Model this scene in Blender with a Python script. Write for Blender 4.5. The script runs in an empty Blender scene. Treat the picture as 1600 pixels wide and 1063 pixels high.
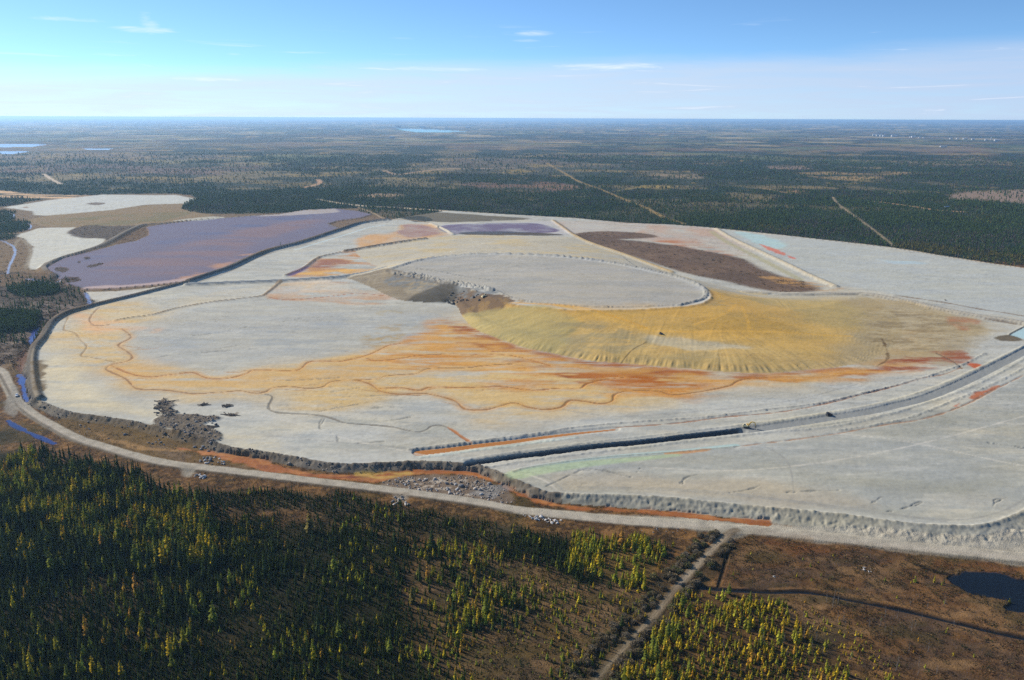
import bpy, bmesh, math, random
import numpy as np
from mathutils import Matrix, Vector

random.seed(7)
RNG = np.random.default_rng(11)
scene = bpy.context.scene
COL = scene.collection
f32 = np.float32

# ------------------------------------------------------------------ camera frame
F, CH, KR = 1256.0, 220.0, 0.0040
TH = math.atan((531.5 - 185.0) / F)
CT, ST = math.cos(TH), math.sin(TH)

def at(px, py, z=0.0):
    """Ground point seen at photo pixel (px, py) on the level z."""
    dx, dy = px - 800.0, py - 531.5
    u, v = dx + KR * dy, dy - KR * dx
    q = v / F
    den = ST + CT * q
    den = max(den, 0.0028)
    t = (CH - z) / den
    return (t * u / F, t * (CT - ST * q))

def ats(pts, z=0.0):
    return np.array([at(p[0], p[1], z(p[0]) if callable(z) else z) for p in pts])

def smooth(pts, n=4, closed=False):
    """Catmull-Rom through the points."""
    P = np.asarray(pts, float)
    m = len(P)
    out = []
    rng = range(m) if closed else range(m - 1)
    for i in rng:
        if closed:
            p0, p1, p2, p3 = P[i - 1], P[i], P[(i + 1) % m], P[(i + 2) % m]
        else:
            p0, p1, p2, p3 = P[max(i - 1, 0)], P[i], P[i + 1], P[min(i + 2, m - 1)]
        for k in range(n):
            t = k / n
            out.append(0.5 * ((2 * p1) + (-p0 + p2) * t + (2 * p0 - 5 * p1 + 4 * p2 - p3) * t * t + (-p0 + 3 * p1 - 3 * p2 + p3) * t ** 3))
    if not closed:
        out.append(P[-1])
    return np.array(out)

KEXP = 1.24
def S(r, g, b, k=1.0):
    """Albedo from a sunlit sRGB value."""
    c = np.array([r, g, b]) / 255.0
    c = np.where(c <= 0.04045, c / 12.92, ((c + 0.055) / 1.055) ** 2.4)
    l = c @ np.array([.3, .6, .1]); c = np.maximum(l + (c - l) * 1.05, .004)
    return np.clip(c / KEXP * k * np.array([1.065, 1.0, .90]), 0, 0.85)

# ------------------------------------------------------------------ noise
def _h(xi, yi, seed):
    n = (xi.astype(np.int64) * 374761393 + yi.astype(np.int64) * 668265263 + seed * 974634777) & 0xFFFFFFFF
    n = ((n ^ (n >> 13)) * 1274126177) & 0xFFFFFFFF
    n = n ^ (n >> 16)
    return (n & 0xFFFFFF).astype(f32) / f32(0xFFFFFF)

def vn(x, y, seed=0):
    xi, yi = np.floor(x), np.floor(y)
    fx, fy = (x - xi).astype(f32), (y - yi).astype(f32)
    fx = fx * fx * (3 - 2 * fx); fy = fy * fy * (3 - 2 * fy)
    a, b = _h(xi, yi, seed), _h(xi + 1, yi, seed)
    c, d = _h(xi, yi + 1, seed), _h(xi + 1, yi + 1, seed)
    return (a + (b - a) * fx) * (1 - fy) + (c + (d - c) * fx) * fy

def fbm(x, y, sc, octv=4, seed=0, sy=None):
    """Around -1..1."""
    sy = sc if sy is None else sy
    x = x / sc; y = y / sy
    tot, amp, nrm = 0, 1.0, 0
    for o in range(octv):
        tot = tot + amp * (vn(x, y, seed + o * 17) * 2 - 1)
        nrm += amp * 0.62
        x = x * 2.03 + 13.7; y = y * 2.03 + 7.1
        amp *= 0.55
    return tot / nrm

def sst(a, b, x):
    t = np.clip((x - a) / (b - a), 0, 1)
    return t * t * (3 - 2 * t)

# ------------------------------------------------------------------ land grid
VS = np.concatenate([np.arange(-342.9, -338, .45), np.arange(-338, -160, 0.8), np.arange(-160, 628, 1.1)])
US = np.arange(-1090, 1091, 1.45)
q = VS / F
TT = CH / (ST + CT * q)
YR = TT * (CT - ST * q)
n_main = len(VS)
apY = np.linspace(YR[-1], -160, 12)[1:]
YA = np.concatenate([YR, apY])
TA = np.concatenate([TT, np.full(len(apY), TT[-1])])
NR, NC = len(YA), len(US)
X = (TA[:, None] * US[None, :] / F)
Y = np.repeat(YA[:, None], NC, 1)
H = np.zeros((NR, NC))
C = np.zeros((NR, NC, 3), f32)
LAB = np.zeros((NR, NC), np.int16)
FOR = np.zeros((NR, NC), f32)      # tree cover
LAR = np.zeros((NR, NC), f32)      # share of larch
SHR = np.zeros((NR, NC), f32)      # scrub cover

def rc(x, y):
    """Grid row and column of world points."""
    x, y = np.asarray(x, float), np.asarray(y, float)
    qq = (CH * CT - y * ST) / (y * CT + CH * ST)
    v = qq * F
    t = CH / np.maximum(ST + CT * qq, 1e-4)
    u = x * F / t
    r = np.interp(v, VS, np.arange(n_main))
    c = (u - US[0]) / 1.45
    return np.clip(np.rint(r).astype(int), 0, n_main - 1), np.clip(np.rint(c).astype(int), 0, NC - 1)

def rows(y0, y1):
    idx = np.nonzero((YA >= y0) & (YA <= y1))[0]
    if len(idx) == 0:
        i = int(np.argmin(np.abs(YA - (y0 + y1) / 2)))
        return slice(max(i - 1, 0), i + 2)
    return slice(max(idx[0] - 1, 0), idx[-1] + 2)

BIG = 1e9
def region(Pw, R):
    rs = rows(Pw[:, 1].min() - R, Pw[:, 1].max() + R)
    sub = (X[rs] >= Pw[:, 0].min() - R) & (X[rs] <= Pw[:, 0].max() + R)
    cols = np.nonzero(sub.any(0))[0]
    if len(cols) == 0:
        return None
    return rs, slice(cols[0], cols[-1] + 1)

def dist(Pw, R, closed=False):
    """(window, distance, arc length, side) to a world polyline, exact within R."""
    w = region(Pw, R)
    if w is None:
        return None
    rs, cs = w
    x, y = X[rs, cs], Y[rs, cs]
    D = np.full(x.shape, BIG); SS = np.zeros(x.shape); SD = np.zeros(x.shape)
    s0 = 0.0
    Q = np.vstack([Pw, Pw[:1]]) if closed else Pw
    yr = YA[rs]
    for a, b in zip(Q[:-1], Q[1:]):
        L = math.hypot(*(b - a))
        if L < 1e-6:
            continue
        lo, hi = min(a[1], b[1]) - R, max(a[1], b[1]) + R
        k = np.nonzero((yr >= lo) & (yr <= hi))[0]
        if len(k) == 0:
            k = np.array([int(np.argmin(np.abs(yr - (lo + hi) / 2)))])
        k0, k1 = k[0], k[-1] + 1
        xs, ys = x[k0:k1], y[k0:k1]
        cc = np.nonzero(((xs >= min(a[0], b[0]) - R) & (xs <= max(a[0], b[0]) + R)).any(0))[0]
        if len(cc):
            c0, c1 = cc[0], cc[-1] + 1
            xs, ys = xs[:, c0:c1], ys[:, c0:c1]
            e = (b - a) / L
            px, py = xs - a[0], ys - a[1]
            t = np.clip(px * e[0] + py * e[1], 0, L)
            dx, dy = px - t * e[0], py - t * e[1]
            d = np.sqrt(dx * dx + dy * dy)
            Dv = D[k0:k1, c0:c1]
            m = d < Dv
            Dv[m] = d[m]
            SS[k0:k1, c0:c1][m] = (s0 + t)[m]
            SD[k0:k1, c0:c1][m] = np.sign(e[0] * py - e[1] * px)[m]
        s0 += L
    return w, D, SS, SD

def inside(Pw, w):
    rs, cs = w
    x, y = X[rs, cs], Y[rs, cs]
    ins = np.zeros(x.shape, bool)
    n = len(Pw)
    for i in range(n):
        a, b = Pw[i], Pw[(i + 1) % n]
        if abs(a[1] - b[1]) < 1e-9:
            continue
        cr = (a[1] > y) != (b[1] > y)
        xx = a[0] + (y - a[1]) * (b[0] - a[0]) / (b[1] - a[1])
        ins ^= cr & (x < xx)
    return ins

def sdp(Pw, R):
    """Signed distance to a polygon, positive inside."""
    r = dist(Pw, R, True)
    if r is None:
        return None
    w, D, SS, SD = r
    ins = inside(Pw, w)
    return w, np.where(ins, np.minimum(D, 1e6), -np.minimum(D, 1e6)), SS

def wxy(w):
    return X[w[0], w[1]], Y[w[0], w[1]]

OBJ = [None]           # label -> (name, label text, category, kind, material)
def newlab(name, text, cat, mat='land', kind='structure'):
    OBJ.append((name, text, cat, kind, mat))
    return len(OBJ) - 1

ONLYM_ = [1]
def mixc(w, col, m):
    c = C[w[0], w[1]]
    c += (np.asarray(col, f32) - c) * m[..., None].astype(f32)

def poly(pts, z=0, col=None, op=1.0, fe=4.0, warp=0.0, wsc=40.0, streak=None, lab=None, sm=True, seed=3,
         forest=None, larch=None, shrub=None, only=None):
    """Paint a traced area: colour, membership, tree cover."""
    Pp = smooth(pts, 4, True) if sm else np.asarray(pts, float)
    Pw = ats(Pp, z)
    R = fe + warp * 1.6 + 2
    r = sdp(Pw, R)
    if r is None:
        return None
    w, sd, ss = r
    x, y = wxy(w)
    sdw = sd
    if warp:
        sdw = sd + warp * fbm(x, y, wsc, 4, seed)
    m = sst(-fe, fe, sdw)
    if only is not None:
        m = m * np.isin(LAB[w[0], w[1]], only)
    if col is not None:
        mm = m * op
        if only == ONLYM_ and warp:
            mm = mm * np.clip(.86 + .72 * fbm(x, y, 42, 4, seed + 60, 8 if y.mean() < 880 else 60) + (.25 * fbm(x, y, 9, 3, seed + 61, 3) if y.mean() < 880 else 0), .15, 1.15)
        if streak is not None:      # (scale x, scale y, threshold, softness)
            nz = fbm(x, y, streak[0], 4, seed + 5, streak[1])
            mm = mm * sst(streak[2] - streak[3], streak[2] + streak[3], nz)
        mixc(w, col, mm)
    if lab is not None:
        LAB[w[0], w[1]][m > 0.5] = lab
    for arr, val in ((FOR, forest), (LAR, larch), (SHR, shrub)):
        if val is not None:
            a = arr[w[0], w[1]]
            a += ((val - a) * m).astype(f32)
    return w, sd, m, ss

def line(pts, z=0, wd=2.0, col=None, op=1.0, fe=1.0, lab=None, n=4, wob=0.0, prof=None, clear=False, taper=None, wnz=0.0, only=None):
    """Paint a traced line wd metres wide; prof(D, S, side, x, y, H) returns the new height."""
    Pw = ats(smooth(pts, n), z)
    R = max(wd * 2 + fe * 2 + 4, 6) if prof is None else max(26, wd * 2 + fe * 2 + 4)
    r = dist(Pw, R)
    if r is None:
        return
    w, D, SS, SD = r
    x, y = wxy(w)
    hw = wd / 2
    if taper is not None:
        T = SS.max()
        hw = wd / 2 * (taper[0] + (taper[1] - taper[0]) * SS / max(T, 1))
    if wnz:
        hw = hw * (1 + wnz * fbm(SS + 0 * x, SS * 0 + SD, 9, 3, 31))
    if wob:
        D = np.abs(D + wob * fbm(x, y, 7, 3, 77))
    m = 1 - sst(hw - fe * .5, hw + fe * .5, D)
    if only is not None:
        m = m * np.isin(LAB[w[0], w[1]], only)
    if prof is not None:
        h = H[w[0], w[1]]
        h[:] = prof(D, SS, SD, x, y, h)
    if col is not None:
        mixc(w, col, m * op)
    if lab is not None:
        LAB[w[0], w[1]][m > 0.5] = lab
    if clear:
        k = 1 - sst(hw + 1, hw + 3, D)
        FOR[w[0], w[1]] *= (1 - k).astype(f32)
        SHR[w[0], w[1]] *= (1 - k).astype(f32)
    return w, D, SS, SD

def dike(crest, cw, sl, rough=0.25):
    def p(D, SS, SD, x, y, h):
        top = crest - sl * np.maximum(D - cw, 0) + rough * fbm(SS + 0 * x, D * SD, 4, 2, 9) * sst(0, 2.5, D)
        return np.maximum(h, np.where(D < 24, top, -99))
    return p

def trench(floor, fw, sl, rough=0.0):
    def p(D, SS, SD, x, y, h):
        bot = floor + sl * np.maximum(D - fw, 0) + rough * fbm(SS + 0 * x, D * SD, 3.5, 2, 19) * sst(0, 2.5, D)
        return np.minimum(h, np.where(D < 24, bot, 99))
    return p

# ------------------------------------------------------------------ base land
TZ, PZ = 3.0, 20.0
n1 = fbm(X, Y, 900, 5, 1); n2 = fbm(X, Y, 170, 5, 2); n3 = fbm(X, Y, 26, 4, 3); n4 = fbm(X, Y, 3200, 4, 4)
n5 = fbm(X, Y, 420, 4, 6)
far = sst(2200, 5200, Y)
H += 0.35 * n3 + 0.15 * fbm(X, Y, 6, 3, 5)
H += far * (3 * n1)
H += sst(9000, 30000, Y) * (14 * (fbm(X, Y, 5200, 4, 8) + .35)) + sst(24000, 44000, Y) * (30 * np.clip(fbm(X, Y * .45, 5200, 4, 12) + .75 + .3 * sst(0, 22000, X), 0, 3))
H += 60 * sst(3000, 20000, X) * sst(26000, 42000, Y) * (.55 + fbm(X, Y, 4200, 3, 14))
# far country: spruce, bare birch, bog, fields
spr, brc, och = S(52, 68, 50, .62), S(126, 110, 98, .8), S(150, 132, 80, .85)
base = np.empty_like(C); base[:] = spr
def lay(col, m):
    global base
    base += (np.asarray(col, f32) - base) * np.clip(m, 0, 1)[..., None].astype(f32)
lay(S(96, 88, 68, .8), sst(.0, .5, n2) * .45)
lay(S(104, 102, 84, .8), sst(-.1, .4, n1 + .45 * n2) * sst(2500, 4200, Y) * .8)
lay(brc, sst(.25, .6, n1 + .45 * n2) * sst(3000, 5200, Y) * .75)
lay(S(132, 100, 80, .8), sst(.25, .6, n5 + .4 * n2) * sst(3000, 6000, Y) * .45)
lay(och, sst(.45, .75, n2 + .3 * n3 + .3 * n1) * sst(2100, 3300, Y) * .8)
lay(S(176, 160, 118, 1.0), sst(.42, .6, fbm(X, Y, 520, 3, 21)) * sst(5200, 8000, Y) * .75)
lay(S(196, 180, 140, 1.0), sst(.62, .8, fbm(X, Y, 760, 3, 22)) * sst(6500, 9000, Y) * .7)
lay(S(48, 62, 50, .6), sst(.1, .5, fbm(X, Y, 1300, 4, 23)) * sst(5200, 8000, Y) * .75)
C[:] = base
# tree cover of the far country
farf = sst(.42, .02, n1 + .45 * n2)
FOR += (np.where(Y > 2600, .25 + .75 * farf, 1.0) * (Y > 1250)).astype(f32)
LAR += (np.clip(.16 + .36 * n2 + .25 * n5, 0, .75) * (Y > 1250)).astype(f32)
pm = sst(.30, .55, fbm(X, Y, 330, 4, 78)) * sst(1650, 2300, Y)
lay_c = np.array(S(140, 126, 92)) * (1 + .25 * n3[..., None]); C += ((lay_c - C) * (.5 * pm[..., None])).astype(f32)
FOR *= (1 - .6 * pm).astype(f32); LAR += (.35 * pm).astype(f32)
gm = sst(.35, .6, fbm(X, Y, 600, 3, 79)) * sst(3500, 5000, Y)
C += ((np.array(S(112, 124, 84, .8)) - C) * (.6 * gm[..., None])).astype(f32)
# near country: brown bog
near = Y < 1300
bog = np.empty_like(C); bog[:] = S(94, 72, 50, .95)
t = sst(-.2, .5, n3)[..., None]; bog += (S(74, 60, 42, .9) - bog) * t * .8
t = sst(.05, .55, fbm(X, Y, 11, 4, 33))[..., None]; bog += (S(132, 100, 64) - bog) * t * .75
t = sst(.1, .5, fbm(X, Y, 3.2, 3, 35))[..., None]; bog += (S(52, 42, 30) - bog) * t * .6
t = sst(.15, .5, fbm(X, Y, 2.6, 3, 36))[..., None]; bog += (S(150, 118, 78) - bog) * t * .45
t = sst(.1, .5, fbm(X, Y, 45, 4, 34))[..., None]; bog += (S(84, 78, 46, .9) - bog) * t * .5
C[near] = bog[near]
del bog, base

# ------------------------------------------------------------------ the impoundment
NEARC = [(45, 556), (50, 585), (54, 618), (75, 630), (105, 642), (150, 649), (200, 656), (235, 664), (300, 680), (325, 686),
         (362, 698), (400, 703), (450, 711), (500, 720), (540, 724), (600, 722), (650, 720), (712, 722), (750, 727), (782, 738),
         (800, 746), (825, 756), (850, 767), (900, 771), (975, 773), (1050, 777), (1125, 785), (1200, 792), (1300, 801), (1375, 811),
         (1425, 817), (1500, 821), (1550, 816), (1600, 797), (1660, 768), (1800, 715), (1950, 650)]
FARR = [(495, 311), (555, 320), (625, 324), (700, 329), (775, 334), (850, 338), (900, 341), (975, 348), (1050, 351), (1112, 356),
        (1200, 365), (1300, 376), (1388, 386), (1450, 396), (1525, 408), (1600, 419), (1760, 447), (1950, 482)]
LEFTC = [(607, 344), (585, 346), (560, 350), (530, 360), (500, 370), (462, 382), (425, 391), (400, 400), (360, 419), (325, 431), (295, 441),
         (275, 446), (240, 455), (200, 465), (150, 477), (135, 482), (105, 491), (82, 506), (67, 530), (52, 545)]
basin = list(smooth(NEARC, 3)) + FARR[::-1][:-3] + [(640, 338)] + LEFTC
BW = np.vstack([ats(smooth(NEARC, 3), TZ + .6), ats(FARR[::-1][:-3], TZ), ats([(640, 338)] + LEFTC, TZ)])
L_MAIN = newlab('tailings_field', 'broad pale grey tailings flat stained with orange drainage, ringed by embankments', 'tailings')
L_OUT = newlab('embankment', 'rough grey outer slope of the tailings dam beside the gravel road', 'embankment')
w, sd, ss = sdp(BW, 40)
x, y = wxy(w)
run = (6.5 + 4.0 * sst(20, 90, x) + 8.0 * sst(128, 205, x)) * (y < 700)
ser = fbm(ss, sd, 2.6, 2, 40, 3.4) * .75 + fbm(x, y, 2.0, 3, 41) * .5
nearside = (y < 860) & (x < 560)
up = np.clip(1 + (sd + 2) / run, 0, 1)
lift = TZ * up ** 1.15
teeth = ser * (np.exp(-((sd + .5) / 1.8) ** 2) * .45 + np.exp(-((sd + run * .55) / (run * .3)) ** 2) * .6) * nearside
berm = .8 * np.exp(-((sd + .5) / 1.6) ** 2) * nearside
hh = H[w[0], w[1]]
inn = sst(-2, 1, sd)
hh[:] = hh * (1 - .85 * inn) + lift + teeth + berm
inm = sst(-.6, .6, sd)
big = fbm(x, y, 120, 5, 50)
tail = np.empty(x.shape + (3,), f32); tail[:] = S(186, 188, 182)
def mixt(col, m):
    global tail
    tail += (np.asarray(col, f32) - tail) * np.clip(m, 0, 1)[..., None].astype(f32)
st = fbm(x, y, 60, 5, 51, 22)
mixt(S(172, 172, 164), sst(-.1, .5, st) * .7)
mixt(S(200, 196, 180), sst(.1, .6, big) * .5)
mixt(S(160, 166, 166), sst(.15, .5, fbm(x, y, 34, 4, 52, 9)) * .55)
cc_ = C[w[0], w[1]]
cc_ += (tail - cc_) * inm[..., None].astype(f32)
LAB[w[0], w[1]][inm > .5] = L_MAIN
k = (inm > .5)
for arr in (FOR, SHR, LAR):
    arr[w[0], w[1]][k] = 0
FOR[w[0], w[1]][sd > -14] = 0
# outer slope
sl = (sd <= 0) & (sd > -run - 1) & nearside
mo = sl * 1.0
gcol = S(118, 112, 102, .95)[None, None] * (1 + .35 * fbm(x, y, 5, 3, 55))[..., None] * (1 - .2 * (x < -150))[..., None]
gcol = np.where((x > 30)[..., None], S(158, 158, 148)[None, None] * (1 + .14 * fbm(x, y, 6, 3, 56))[..., None], gcol)
cc_ += (gcol.astype(f32) - cc_) * (mo[..., None]).astype(f32)
LAB[w[0], w[1]][sl] = L_OUT
FOR[w[0], w[1]][sl] = 0
# crushed-stone bench below the right-hand slope

# fields that were traced apart from the main flat
L_RIGHT = newlab('tailings_field', 'smooth grey tailings flat inside the curve of the haul road and stepped dam', 'tailings')
poly([(800, 745), (830, 730), (925, 717), (1050, 708), (1150, 699), (1262, 684), (1387, 663), (1500, 636), (1600, 588), (1950, 470),
      (1950, 640), (1800, 705), (1600, 791), (1550, 811), (1500, 816), (1425, 813), (1300, 797), (1200, 788), (1050, 774), (900, 768), (850, 764), (825, 753)],
     TZ, S(160, 164, 160), .75, 6, 4, 40, lab=L_RIGHT, only=[L_MAIN], sm=False)
poly([(900, 770), (870, 745), (1000, 740), (1200, 760), (1350, 790), (1200, 786), (1050, 774)], TZ, S(182, 172, 152), .6, 10, 10, 50)
poly([(1190, 690), (1500, 650), (1600, 640), (1600, 740), (1400, 780), (1300, 760)], TZ, S(150, 152, 142), .55, 20, 20, 60, streak=(90, 30, 0, .5))
L_NE = newlab('tailings_field', 'pale tailings flat along the dark treeline past the straight light dike', 'tailings')
poly([(1125, 358), (1200, 368), (1300, 379), (1450, 399), (1600, 423), (1950, 488), (1950, 560), (1700, 515), (1600, 498), (1534, 487), (1469, 474), (1400, 460),
      (1340, 450), (1303, 445), (1225, 410), (1178, 388)], TZ, S(180, 186, 184), .8, 6, 3, 40, lab=L_NE, sm=False, streak=None)
poly([(1150, 362), (1200, 370), (1230, 385), (1200, 388), (1170, 375)], TZ, S(176, 206, 210), .8, 8, 6, 30)
poly([(1350, 400), (1430, 402), (1460, 412), (1400, 412)], TZ, S(176, 200, 212), .7, 5, 8, 30, streak=(70, 20, .1, .3))
poly([(1185, 381), (1212, 389), (1228, 397), (1222, 399), (1200, 390)], TZ, S(200, 124, 104), .95, 2, 3, 20)
poly([(1230, 399), (1243, 404), (1236, 404)], TZ, S(204, 120, 100), .95, 2, 2, 20)

# ------------------------------------------------------------------ drainage stains
ONLYM = [L_MAIN]
tan, orange, rust = S(204, 180, 132), S(190, 134, 66), S(148, 84, 46)
poly([(150, 480), (230, 474), (265, 500), (225, 515), (212, 545), (250, 568), (340, 588), (420, 572), (560, 548), (680, 522), (705, 490),
      (760, 540), (900, 582), (1100, 584), (1250, 590), (1180, 602), (1050, 624), (900, 645), (760, 650), (640, 615), (500, 640), (420, 616),
      (330, 618), (210, 612), (170, 590), (110, 575), (90, 540), (105, 505)], TZ, tan, .9, 26, 20, 60, only=ONLYM)
poly([(62, 560), (95, 540), (140, 590), (220, 640), (400, 690), (520, 716), (400, 698), (200, 650), (80, 625)], TZ, S(206, 198, 172), .8, 12, 12, 60, only=ONLYM)
poly([(180, 520), (260, 505), (300, 540), (250, 570), (205, 560)], TZ, S(182, 186, 184), .4, 10, 12, 40, only=ONLYM)
poly([(215, 505), (430, 470), (560, 480), (690, 480), (700, 510), (600, 540), (470, 562), (330, 575), (230, 560), (212, 535)], TZ, S(172, 174, 170), .8, 10, 12, 60, only=ONLYM)
poly([(260, 530), (500, 500), (680, 490), (660, 525), (480, 555), (300, 570)], TZ, S(156, 164, 170), .6, 14, 10, 40, streak=(40, 12, .15, .3), only=ONLYM)
poly([(570, 520), (630, 505), (640, 525), (590, 545)], TZ, S(168, 146, 100), .7, 5, 8, 20, streak=(14, 8, 0, .3), only=ONLYM)
poly([(590, 485), (625, 485), (622, 492), (592, 492)], TZ, S(176, 160, 112), .7, 3, 6, 20, streak=(14, 8, 0, .3), only=ONLYM)
poly([(120, 490), (150, 500), (235, 506), (245, 515), (190, 520), (140, 520)], TZ, S(220, 176, 134), .75, 10, 14, 40, only=ONLYM)
poly([(175, 572), (205, 562), (260, 572), (330, 588), (400, 577), (470, 576), (560, 552), (625, 540), (700, 560), (800, 570), (640, 582), (520, 595), (420, 606),
      (300, 611), (212, 602)], TZ, S(204, 166, 108), .55, 20, 14, 50, only=ONLYM)
poly([(690, 500), (718, 505), (760, 522), (860, 558), (960, 574), (1100, 586), (1300, 585), (1420, 577), (1260, 596), (1130, 604), (1060, 622), (980, 612), (900, 606),
      (800, 602), (700, 592), (620, 582), (585, 566), (640, 534)], TZ, orange, .85, 14, 16, 50, streak=(56, 11, -.02, .36), only=ONLYM)
poly([(640, 534), (690, 505), (740, 520), (860, 560), (800, 575), (690, 560)], TZ, S(206, 160, 90), .75, 12, 12, 40, streak=(50, 12, -.2, .4), only=ONLYM)
poly([(700, 500), (720, 508), (860, 560), (1000, 575), (1110, 584), (1100, 600), (960, 602), (880, 590), (800, 565), (740, 540)], TZ, rust, .85, 5, 12, 30, streak=(46, 9, .12, .22), only=ONLYM)
poly([(900, 590), (980, 574), (1110, 586), (1090, 600), (1030, 608), (960, 606)], TZ, S(172, 108, 50), .95, 6, 10, 40, streak=(50, 14, -.1, .3), only=ONLYM)
poly([(1150, 584), (1280, 582), (1420, 570), (1500, 560), (1480, 572), (1360, 584), (1250, 594), (1170, 596)], TZ, S(156, 92, 50), .9, 4, 8, 30, streak=(50, 9, .0, .25), only=ONLYM)
poly([(420, 450), (540, 436), (560, 452), (600, 458), (640, 470), (540, 476), (440, 470)], TZ, S(196, 148, 100), .6, 6, 10, 30, streak=(60, 14, -.1, .3), only=ONLYM)
poly([(450, 440), (500, 437), (560, 452), (540, 456), (470, 456)], TZ, S(214, 206, 190), .85, 4, 4, 20, only=ONLYM)
poly([(440, 442), (548, 446), (552, 456), (470, 456)], TZ, S(208, 170, 110), .5, 5, 6, 20, streak=(30, 12, 0, .3), only=ONLYM)
poly([(150, 490), (300, 462), (430, 446), (420, 455), (260, 490), (170, 502)], TZ, S(200, 188, 158), .5, 10, 10, 40, only=ONLYM)
# orange and mauve stained pools behind the causeway
poly([(470, 424), (505, 400), (560, 392), (600, 402), (590, 420), (540, 430), (455, 433)], TZ, S(186, 140, 92), .85, 8, 8, 30, streak=(60, 16, -.2, .3), only=ONLYM)
poly([(450, 428), (500, 424), (590, 418), (540, 430)], TZ, S(220, 178, 104), .8, 6, 6, 20, streak=(60, 16, -.1, .3), only=ONLYM)
poly([(480, 410), (530, 404), (545, 412), (500, 420)], TZ, S(150, 104, 88), .8, 6, 6, 20, streak=(50, 12, 0, .3), only=ONLYM)
poly([(447, 430), (470, 418), (482, 418), (460, 430)], TZ, S(128, 104, 138), .9, 3, 2, 20, only=ONLYM)
L_POOL = newlab('pond_water', 'small rust coloured pool below the straight dike end, amid orange sand', 'pond', 'wet')
poly([(560, 372), (620, 360), (625, 352), (650, 350), (675, 352), (690, 362), (700, 368), (660, 373), (600, 384), (560, 390)], TZ, S(206, 164, 112), .8, 10, 10, 40, only=ONLYM)
poly([(622, 364), (632, 357), (628, 352), (650, 351), (672, 355), (684, 364), (670, 369), (640, 372)], TZ, S(166, 128, 106), .95, 8, 6, 60, lab=L_POOL, only=ONLYM)
L_P2 = newlab('pond_water', 'long narrow mauve pond under the far treeline beyond the mound', 'pond', 'wet')
poly([(690, 353), (715, 350), (800, 347), (860, 346), (880, 352), (895, 366), (830, 368), (760, 366), (708, 365)], TZ, S(186, 186, 188), .8, 6, 6, 40, only=ONLYM)
poly([(688, 354), (740, 350), (830, 349), (862, 355), (868, 363), (800, 365), (708, 365)], TZ, S(130, 114, 126), 1, 4, 5, 60, lab=L_P2, only=ONLYM)
poly([(720, 363), (770, 362), (850, 364), (880, 368), (800, 368), (730, 367)], TZ, S(76, 66, 52), .95, 3, 5, 30, only=[L_P2, L_MAIN])
# pinkish flat and brown scrub bed on the far right
poly([(880, 346), (1000, 350), (1110, 358), (1150, 378), (1180, 395), (1080, 385), (1000, 375), (905, 366)], TZ, S(186, 164, 148), .85, 14, 10, 140, only=ONLYM)
poly([(880, 346), (960, 349), (1010, 352), (1000, 362), (960, 366), (900, 364)], TZ, S(186, 186, 180), .8, 8, 8, 60, only=ONLYM)
poly([(1010, 378), (1060, 376), (1120, 384), (1180, 400), (1150, 405), (1080, 390)], TZ, S(178, 122, 84), .8, 6, 10, 40, streak=(60, 20, 0, .3), only=ONLYM)
poly([(1120, 385), (1170, 390), (1240, 420), (1260, 440), (1180, 415)], TZ, S(190, 190, 180), .8, 8, 8, 40, only=ONLYM)
L_SCR = newlab('scrub_bed', 'long dark brown bed of scrub between the straight dikes behind the mound', 'scrub ground')
scr = [(900, 366), (950, 362), (1010, 366), (1020, 371), (960, 374), (1010, 378), (1080, 388), (1150, 402), (1180, 415), (1200, 425), (1250, 440), (1275, 452), (1230, 456), (1180, 450),
       (1120, 438), (1060, 425), (1010, 408), (960, 392), (920, 378)]
poly(scr, TZ, S(108, 90, 76), 1, 9, 8, 140, lab=L_SCR, shrub=.35, only=[L_MAIN, L_SCR])
poly(scr, TZ, S(132, 112, 94), .5, 4, 7, 80, streak=(45, 60, .1, .5), only=[L_SCR])
poly(scr, TZ, S(88, 76, 66), .45, 4, 7, 80, streak=(60, 80, .1, .5), only=[L_SCR], seed=9)
poly([(1180, 430), (1260, 440), (1320, 450), (1290, 455), (1240, 448)], TZ, S(190, 150, 96), .7, 5, 8, 30, streak=(40, 14, -.1, .3))

# ------------------------------------------------------------------ the mound
TOE = [(537, 432), (560, 441), (585, 452), (620, 468), (650, 472), (690, 474), (704, 472), (716, 482), (722, 494), (745, 516), (800, 537), (825, 545), (862, 552), (900, 560),
       (930, 565), (960, 567), (1000, 570), (1050, 575), (1087, 577), (1125, 581), (1200, 583), (1262, 578), (1312, 573), (1362, 562), (1392, 545), (1410, 520), (1400, 490), (1370, 470),
       (1340, 461), (1290, 460), (1200, 461), (1120, 445), (1050, 427), (975, 400), (922, 382), (897, 371), (800, 369), (730, 367), (680, 371), (640, 378), (590, 386), (556, 393), (575, 410), (588, 418), (560, 428)]
PLT = [(604, 422), (640, 409), (700, 400), (760, 397), (850, 399), (900, 403), (960, 411), (1010, 421), (1060, 433), (1095, 446), (1110, 460), (1106, 470), (1080, 478), (1000, 484),
       (900, 485), (850, 481), (800, 476), (775, 469), (757, 461), (730, 452), (690, 446), (640, 436), (612, 429)]
ZP = lambda px: 13 + 7 * float(sst(660, 900, px))
TW = ats(smooth(TOE, 4, True), TZ); _P = smooth(PLT, 4, True)
PW = np.array([at(p[0], p[1], 13 + 7 * float(sst(660, 900, p[0]))) for p in _P])
L_MND = newlab('tailings_mound', 'broad mound of yellow and grey tailings with grooved slopes and level top', 'mound')
wt, sdt, sst_ = sdp(TW, 420)
x, y = wxy(wt)
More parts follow.
